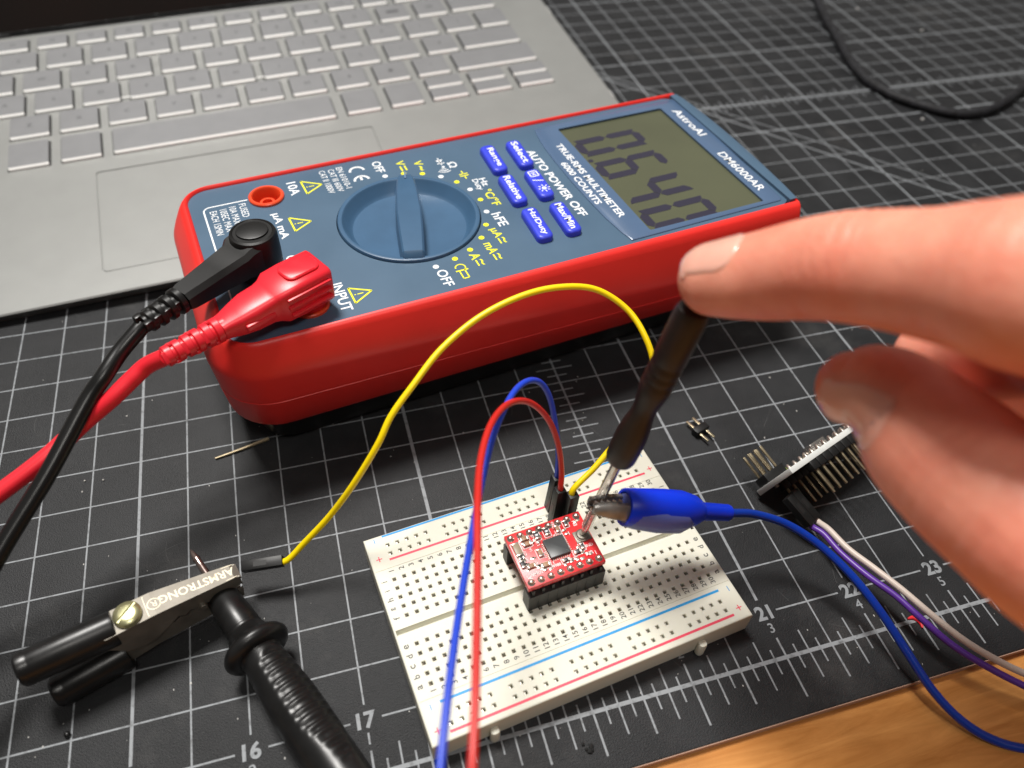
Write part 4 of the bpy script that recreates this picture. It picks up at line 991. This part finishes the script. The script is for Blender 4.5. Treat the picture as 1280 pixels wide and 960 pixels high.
for i in range(3):
    for j in range(2): box(b, -20.2+i*2.54-.32, -20.2+i*2.54+.32, yhi-2.5-j*2.54-.32, yhi-2.5-j*2.54+.32, 3.2, 10.4, .1)
obj('pin_row', b, MT['pinm'], na)
b = new(); box(b, -2.6, 3.6, yhi-7, yhi-3.2, .82, 3.0, .4); obj('reset_button', b, MT['steel'], na)
b = new(); box(b, -11.5, -9.8, yhi-1.6, yhi-.3, .82, 1.7, .2); obj('status_light', b, MT['dgreen'], na)
b = new()
for i in range(4): box(b, -16.5+i*1.7, -15.5+i*1.7, yhi-1.6, yhi-.6, -1.6, -.82, .1)
obj('small_parts', b, MT['solder'], na)
# two jumpers plugged on the lower pins
def nl(x, y, z): return ctr + NM @ V((x, y, z))
c0 = un(987, 618, 10.5); c1 = un(1016, 652, 6.6); cdir = (c1-c0).normalized()
side = cdir.cross(V((0, 0, 1))).normalized()
if side.x < 0: side = -side
for nm_, off, mcol, up_, path in (('purple', -1.27, 'wp', 0, [(1030, 668, 6.6), (1052, 692, 6.8), (1085, 720, 7.5), (1120, 745, 8), (1150, 772, 8), (1190, 806, 7), (1235, 834, 5.5), (1290, 862, 4), (1400, 912, 2)]),
                               ('white', 1.27, 'ww', 1.0, [(1036, 662, 7.8), (1060, 686, 8.6), (1092, 710, 9.4), (1127, 737, 10), (1160, 765, 10), (1200, 797, 9), (1240, 822, 7.5), (1290, 846, 6), (1400, 890, 4)])):
    s0_, s1_ = c0+side*off, c1+side*off
    M_ = Matrix.Translation(s0_) @ frame(s1_-s0_, (0, 0, 1)).to_4x4(); L_ = (s1_-s0_).length
    jumper('%s jumper wire leaving the controller board toward the right edge of the mat' % nm_, 'jumper wire', [(M_, L_)],
           [s1_-cdir*2, s1_+cdir*.8] + [un(*q) for q in path], .78, MT[mcol])

# ================================================================== SMALL LOOSE THINGS
hp = un(874, 541, 0)
ph = thing('pin_header_fragment', 'broken two pin black header piece lying alone on the mat', 'pin header', hp, math.radians(20))
b = new(); box(b, -2.54, 2.54, -1.2, 1.2, .3, 2.8, .2); obj('header_body', b, MT['dupont'], ph)
b = new()
for x_ in (-1.27, 1.27): box(b, x_-.32, x_+.32, -4.6, 4.6, 1.3, 1.95, .1)
obj('pin_row', b, MT['pinm'], ph)
b = new(); tube(b, [un(269, 573, .5), un(300, 562, .6), un(336, 548, .5)], lambda t: .3+.25*t, 8, 4); o = tag(obj('metal_pin', b, MT['pinm']), 'thin brass coloured needle lying on the mat by the corner of the meter', 'pin'); recenter(o)
b = new(); c_ = un(1143, 781, .35); tube(b, [c_+V((2.0*math.cos(a), 2.0*math.sin(a), 0)) for a in [math.radians(q) for q in (110, 60, 10, -40)]], lambda t: .2+.45*math.sin(PI*t), 8, 5); o = tag(obj('plastic_offcut', b, MT['redbit']), 'tiny red curved plastic offcut on the mat ruler', 'offcut'); recenter(o)
b = new(); tube(b, [un(1010, -60, 2.4), un(1022, 0, 2.3), un(1048, 50, 2.3), un(1075, 92, 2.3), (un(1112, 117, 2.3)), un(1150, 131, 2.3), un(1190, 141, 2.3), un(1225, 141, 2.3), un(1258, 126, 2.3), un(1300, 92, 2.3), un(1360, 40, 2.3)], 2.35, 14, 10)
o = tag(obj('braided_cable', b, mat('braid', (.006, .006, .006, 1), .6, 0, .25, col2=(.022, .022, .026, 1), vscale=420, bump=.15, bscale=700)), 'black braided cable curving over the far right of the mat', 'cable'); recenter(o)
b = new(); c_ = un(735, 935, .5)
for k in range(7):
    q = new(); bmesh.ops.create_icosphere(q, subdivisions=1, radius=random.uniform(.35, .7)); q.transform(Matrix.Translation(c_+V((random.uniform(-.9, .9), random.uniform(-1.6, 1.6), -.1)))); merge(b, q)
o = tag(obj('rubber_crumb', b, MT['crumb']), 'black crumb on the mat below the breadboard ruler edge', 'crumb'); recenter(o)
b = new(); c_ = un(84, 918, .7); bmesh.ops.create_icosphere(b, subdivisions=2, radius=.75, matrix=Matrix.Translation(c_)); o = tag(obj('solder_ball', b, MT['blackgl']), 'tiny dark bead on the mat under the clip handles', 'bead'); recenter(o)
b = new(); rr = random.Random(11)
for k in range(260):
    u_, v_ = rr.uniform(0, 1280), rr.uniform(20, 950); p_ = un(u_, v_, .06)
    if p_.y < -24 or p_.y > 560: continue
    s_ = rr.uniform(.06, .2)*(1.6 if rr.random() < .05 else 1)
    q = new(); bmesh.ops.create_icosphere(q, subdivisions=1, radius=s_); q.transform(Matrix.Translation(p_) @ Matrix.Diagonal(V((1, rr.uniform(.4, 2.2), .5, 1)))); merge(b, q)
for u_, v_ in ((1072, 11), (1152, 38), (1153, 149), (106, 601), (129, 600)):
    q = new(); bmesh.ops.create_icosphere(q, subdivisions=1, radius=.8 if v_ < 200 else .3); q.transform(Matrix.Translation(un(u_, v_, .3))); merge(b, q)
tag(obj('dust', b, MT['dustm'], smooth=0), 'fine pale dust specks scattered over the mat', None, kind='stuff')

# ================================================================== HAND
def limb(bm, chain, n=28, k=10, squash=1.0, caps=True):
    C_ = spline([at(u, v, d) for u, v, d, r in chain], k)
    rr_ = spline([V((r, 0, 0)) for *_, r in chain], k)
    tang = [(C_[min(i+1, len(C_)-1)]-C_[max(i-1, 0)]).normalized() for i in range(len(C_))]
    x = frame(tang[0]).col[0]; rings = []
    # rounded tip
    for q in range(1, 7):
        a = q/7*PI/2; rings.append((C_[0]-tang[0]*rr_[0].x*.95*math.cos(a), tang[0], rr_[0].x*math.sin(a)))
    for i in range(len(C_)): rings.append((C_[i], tang[i], rr_[i].x))
    out = []
    for p, t, r in rings:
        x = (x-t*x.dot(t)).normalized(); y = t.cross(x)
        out.append([p+(x*math.cos(2*PI*j/n)+y*math.sin(2*PI*j/n))*r for j in range(n)])
    loft(bm, out); return C_, [q.x for q in rr_]
hb = new()
idx = [(892, 350, 139, 6.5), (920, 348, 136, 7.1), (960, 344, 132, 7.7), (1010, 337, 126, 8.2), (1060, 334, 120.5, 8.6), (1110, 337, 116, 8.9), (1170, 343, 110, 9.4), (1230, 348, 104, 10.3), (1300, 358, 98, 11.3), (1420, 378, 92, 10.8), (1560, 415, 90, 11.5), (1720, 470, 92, 13)]
limb(hb, idx)
thb = [(1066, 485, 131, 6.3), (1092, 489, 129, 8.0), (1130, 511, 127, 9.1), (1165, 551, 123, 10.7), (1211, 594, 118, 11.2), (1264, 638, 112, 11.3), (1345, 692, 106, 12.4), (1470, 740, 102, 15), (1640, 750, 102, 20)]
limb(hb, thb)
limb(hb, [(1160, 444, 147, 6.2), (1215, 450, 136, 7.4), (1290, 425, 122, 9), (1400, 405, 113, 10), (1560, 440, 104, 12), (1700, 500, 104, 15)])
limb(hb, [(1262, 500, 152, 7.4), (1320, 492, 140, 9), (1400, 470, 128, 10.5), (1540, 500, 114, 13), (1700, 540, 106, 16)])
limb(hb, [(1350, 600, 152, 6.5), (1400, 580, 142, 8), (1480, 570, 130, 10), (1600, 600, 118, 13), (1760, 640, 110, 16)])
limb(hb, [(1720, 540, 104, 20), (1820, 600, 106, 24), (1950, 650, 110, 25), (2100, 690, 116, 24), (2300, 730, 124, 25), (2700, 800, 140, 28)])
limb(hb, [(1600, 690, 108, 17), (1720, 660, 106, 20), (1850, 640, 108, 22)])
limb(hb, [(1290, 420, 118, 7), (1380, 450, 112, 10), (1500, 500, 106, 13), (1680, 540, 104, 16)])
hand = obj('person', hb, MT['skin'])
tag(hand, 'bare hand of a person pressing a forefinger on the screwdriver, thumb held open below', 'person')
rm = hand.modifiers.new('r', 'REMESH'); rm.mode = 'VOXEL'; rm.voxel_size = .00052; rm.use_smooth_shade = True
sm_ = hand.modifiers.new('s', 'SMOOTH'); sm_.iterations = 12; sm_.factor = .6
bpy.context.view_layer.update(); dg = bpy.context.evaluated_depsgraph_get()
nm = bpy.data.meshes.new_from_object(hand.evaluated_get(dg)); hand.modifiers.clear(); hand.data = nm
# knuckle creases across the back of the forefinger and thumb joint
def creases(chain, spots, amp, lam, up, width):
    C_ = spline([at(u, v, d) for u, v, d, r in chain], 10); L_ = [0]
    for a_, b_ in zip(C_, C_[1:]): L_.append(L_[-1]+(b_-a_).length)
    for v in hand.data.vertices:
        p = v.co/S; k = min(range(0, len(C_), 3), key=lambda i: (C_[i]-p).length_squared)
        k = min(range(max(0, k-3), min(len(C_), k+4)), key=lambda i: (C_[i]-p).length_squared)
        if (C_[k]-p).length > 16: continue
        t = (C_[min(k+1, len(C_)-1)]-C_[max(k-1, 0)]).normalized(); s_ = L_[k]+(p-C_[k]).dot(t)
        rad = (p-C_[k]); rad -= t*rad.dot(t)
        if rad.length < .5: continue
        rad.normalize(); f_ = max(0, rad.dot(up)-.05)**.7 if rad.dot(up) > .05 else 0
        for c_, w_ in spots:
            g_ = math.exp(-((s_-c_)/w_)**2)
            if g_ < .03 or f_ == 0: continue
            ph = s_/lam*2*PI + pnoise(V((rad.x*2.2, rad.y*2.2, s_*.12)))*3.2
            v.co -= rad*(amp*g_*f_*(.5+.5*math.sin(ph))**3*(.55+.45*pnoise(p*.35)))*S
creases(idx, [(24, 5.5), (31, 5), (48, 7)], .30, 1.9, V((0, .1, 1)).normalized(), 1)
creases(idx, [(20, 1.2), (42, 1.5)], .35, 5, V((0, -.7, -.7)).normalized(), 1)
creases(thb, [(24, 6), (38, 6)], .28, 3.0, (CC-at(1180, 600, 120)).normalized(), 1)
from mathutils.bvhtree import BVHTree
bvh = BVHTree.FromPolygons([v.co/S for v in hand.data.vertices], [list(p.vertices) for p in hand.data.polygons])
DBG = False
def nail(chain, s0, s1, wid, nrm, name):
    """curved nail plate laid over the fingertip, free edge at s0, root at s1, sunk into the skin at its sides and root"""
    C_ = spline([at(u, v, d) for u, v, d, r in chain], 10); L_ = [0]
    for a_, b_ in zip(C_, C_[1:]): L_.append(L_[-1]+(b_-a_).length)
    t0 = (C_[6]-C_[0]).normalized()
    def ev(s):
        if s <= 0: return C_[0]+t0*s*.6, t0
        for i in range(len(L_)-1):
            if L_[i+1] >= s:
                f_ = (s-L_[i])/(L_[i+1]-L_[i]); return C_[i].lerp(C_[i+1], f_), (C_[min(i+4, len(C_)-1)]-C_[max(i-4, 0)]).normalized()
    ns_, na_ = 22, 22; P_ = []; bm = new()
    for i in range(ns_+1):
        fr = i/ns_; row_ = []
        for j in range(na_+1):
            g_ = -1+2*j/na_
            # rounded root and free edge
            s = s0+(s1-s0)*fr*(1-.20*g_*g_) + (1-fr)*g_*g_*1.6
            p, t = ev(max(s, .01) if s > 0 else .01)
            y = (nrm - t*nrm.dot(t)).normalized(); x = t.cross(y)
            w = wid*(1-.18*max(0, fr-.75)/.25)
            a_ = g_*w; d_ = (y*math.cos(a_)+x*math.sin(a_)).normalized()
            if s < 0: d_ = (d_ - t*min(.95, -s/5.5)).normalized()
            h = bvh.ray_cast(p, d_, 13)
            r_ = (h[0]-p).length if h[0] else 7.5
            row_.append([p, d_, r_])
        P_.append(row_)
    for it in range(3):
        for i in range(1, ns_):
            for j in range(1, na_): P_[i][j][2] = (P_[i][j][2]*2+P_[i-1][j][2]+P_[i+1][j][2]+P_[i][j-1][2]+P_[i][j+1][2])/6
    med = sorted(q[2] for r_ in P_ for q in r_)[len(P_)*len(P_[0])//2]
    if DBG: print('NAIL', med, min(q[2] for r_ in P_ for q in r_), max(q[2] for r_ in P_ for q in r_), [round(r_[na_//2][2], 1) for r_ in P_])
    top_, bot_ = [], []
    for i in range(ns_+1):
        a1, a2 = [], []
        for j in range(na_+1):
            g_ = abs(-1+2*j/na_); fr = i/ns_
            lift = .26 - .5*max(0, g_-.86)/.14 - .55*max(0, fr-.9)/.1
            if fr < .12: lift = .34-.1*g_
            p, d_, q = P_[i][j]; q = min(max(q, med*.6), med*1.5)
            a1.append(bm.verts.new(p+d_*(q+lift))); a2.append(bm.verts.new(p+d_*(q+lift-.45)))
        top_.append(a1); bot_.append(a2)
    for i in range(ns_):
        for j in range(na_):
            bm.faces.new((top_[i][j], top_[i][j+1], top_[i+1][j+1], top_[i+1][j])); bm.faces.new((bot_[i][j], bot_[i+1][j], bot_[i+1][j+1], bot_[i][j+1]))
    for j in range(na_):
        bm.faces.new((top_[0][j], bot_[0][j], bot_[0][j+1], top_[0][j+1])); bm.faces.new((top_[-1][j], top_[-1][j+1], bot_[-1][j+1], bot_[-1][j]))
    for i in range(ns_):
        bm.faces.new((top_[i][0], top_[i+1][0], bot_[i+1][0], bot_[i][0])); bm.faces.new((top_[i][-1], bot_[i][-1], bot_[i+1][-1], top_[i+1][-1]))
    return obj(name, bm, MT['nail'], hand, smooth=60)
nail(idx, -4.5, 8.6, .84, (V((.10, -.25, 1))).normalized(), 'fingernail')
nail(thb, -4.5, 14.5, .74, (ray(1100, 520).normalized()*-.80 + CR.transposed()@V((-.42, -.60, 0))).normalized(), 'fingernail')
recenter(hand)
for ch_ in hand.children: ch_.data.transform(Matrix.Translation(-hand.location))

# ================================================================== LIGHT, WORLD, CAMERA
w = bpy.data.worlds.new('World'); sc.world = w; w.use_nodes = True
nt = w.node_tree; bg = nt.nodes['Background']; tc = nt.nodes.new('ShaderNodeTexCoord'); sp = nt.nodes.new('ShaderNodeSeparateXYZ')
nt.links.new(tc.outputs['Generated'], sp.inputs[0])
mr = nt.nodes.new('ShaderNodeMapRange'); mr.inputs['From Min'].default_value = -.6; mr.inputs['From Max'].default_value = .9; mr.inputs['To Min'].default_value = .07; mr.inputs['To Max'].default_value = .24
nt.links.new(sp.outputs['Y'], mr.inputs['Value']); nt.links.new(mr.outputs['Result'], bg.inputs['Strength'])
bg.inputs['Color'].default_value = (1.0, .94, .87, 1)          # dim room, brighter toward the far wall
def area(name, loc, target, sx, sy, power, col):
    l = bpy.data.lights.new(name, 'AREA'); l.shape = 'RECTANGLE'; l.size = sx; l.size_y = sy; l.energy = power; l.color = col
    o = bpy.data.objects.new(name, l); COL.objects.link(o); o.location = loc
    o.rotation_euler = (V(target)-V(loc)).to_track_quat('-Z', 'Y').to_euler(); return o
area('ceiling_lamp', (-.16, .48, 1.42), (.03, .05, 0), .36, .36, 32, (1, .97, .93))
area('room_lamp', (.1, -.75, 1.6), (0, .1, 0), .4, .3, 7, (1, .96, .90))
cam = bpy.data.cameras.new('camera'); co = bpy.data.objects.new('camera', cam); COL.objects.link(co)
cam.sensor_width = 36; cam.lens = F/1280*36; cam.clip_start = .005; cam.clip_end = 20
co.matrix_world = Matrix.Translation(CC*S) @ CR.transposed().to_4x4()
cam.dof.use_dof = True; cam.dof.focus_distance = .205; cam.dof.aperture_fstop = 11.5
sc.camera = co
sc.render.engine = 'CYCLES'
sc.view_settings.view_transform = 'Standard'; sc.view_settings.look = 'None'; sc.view_settings.exposure = 0
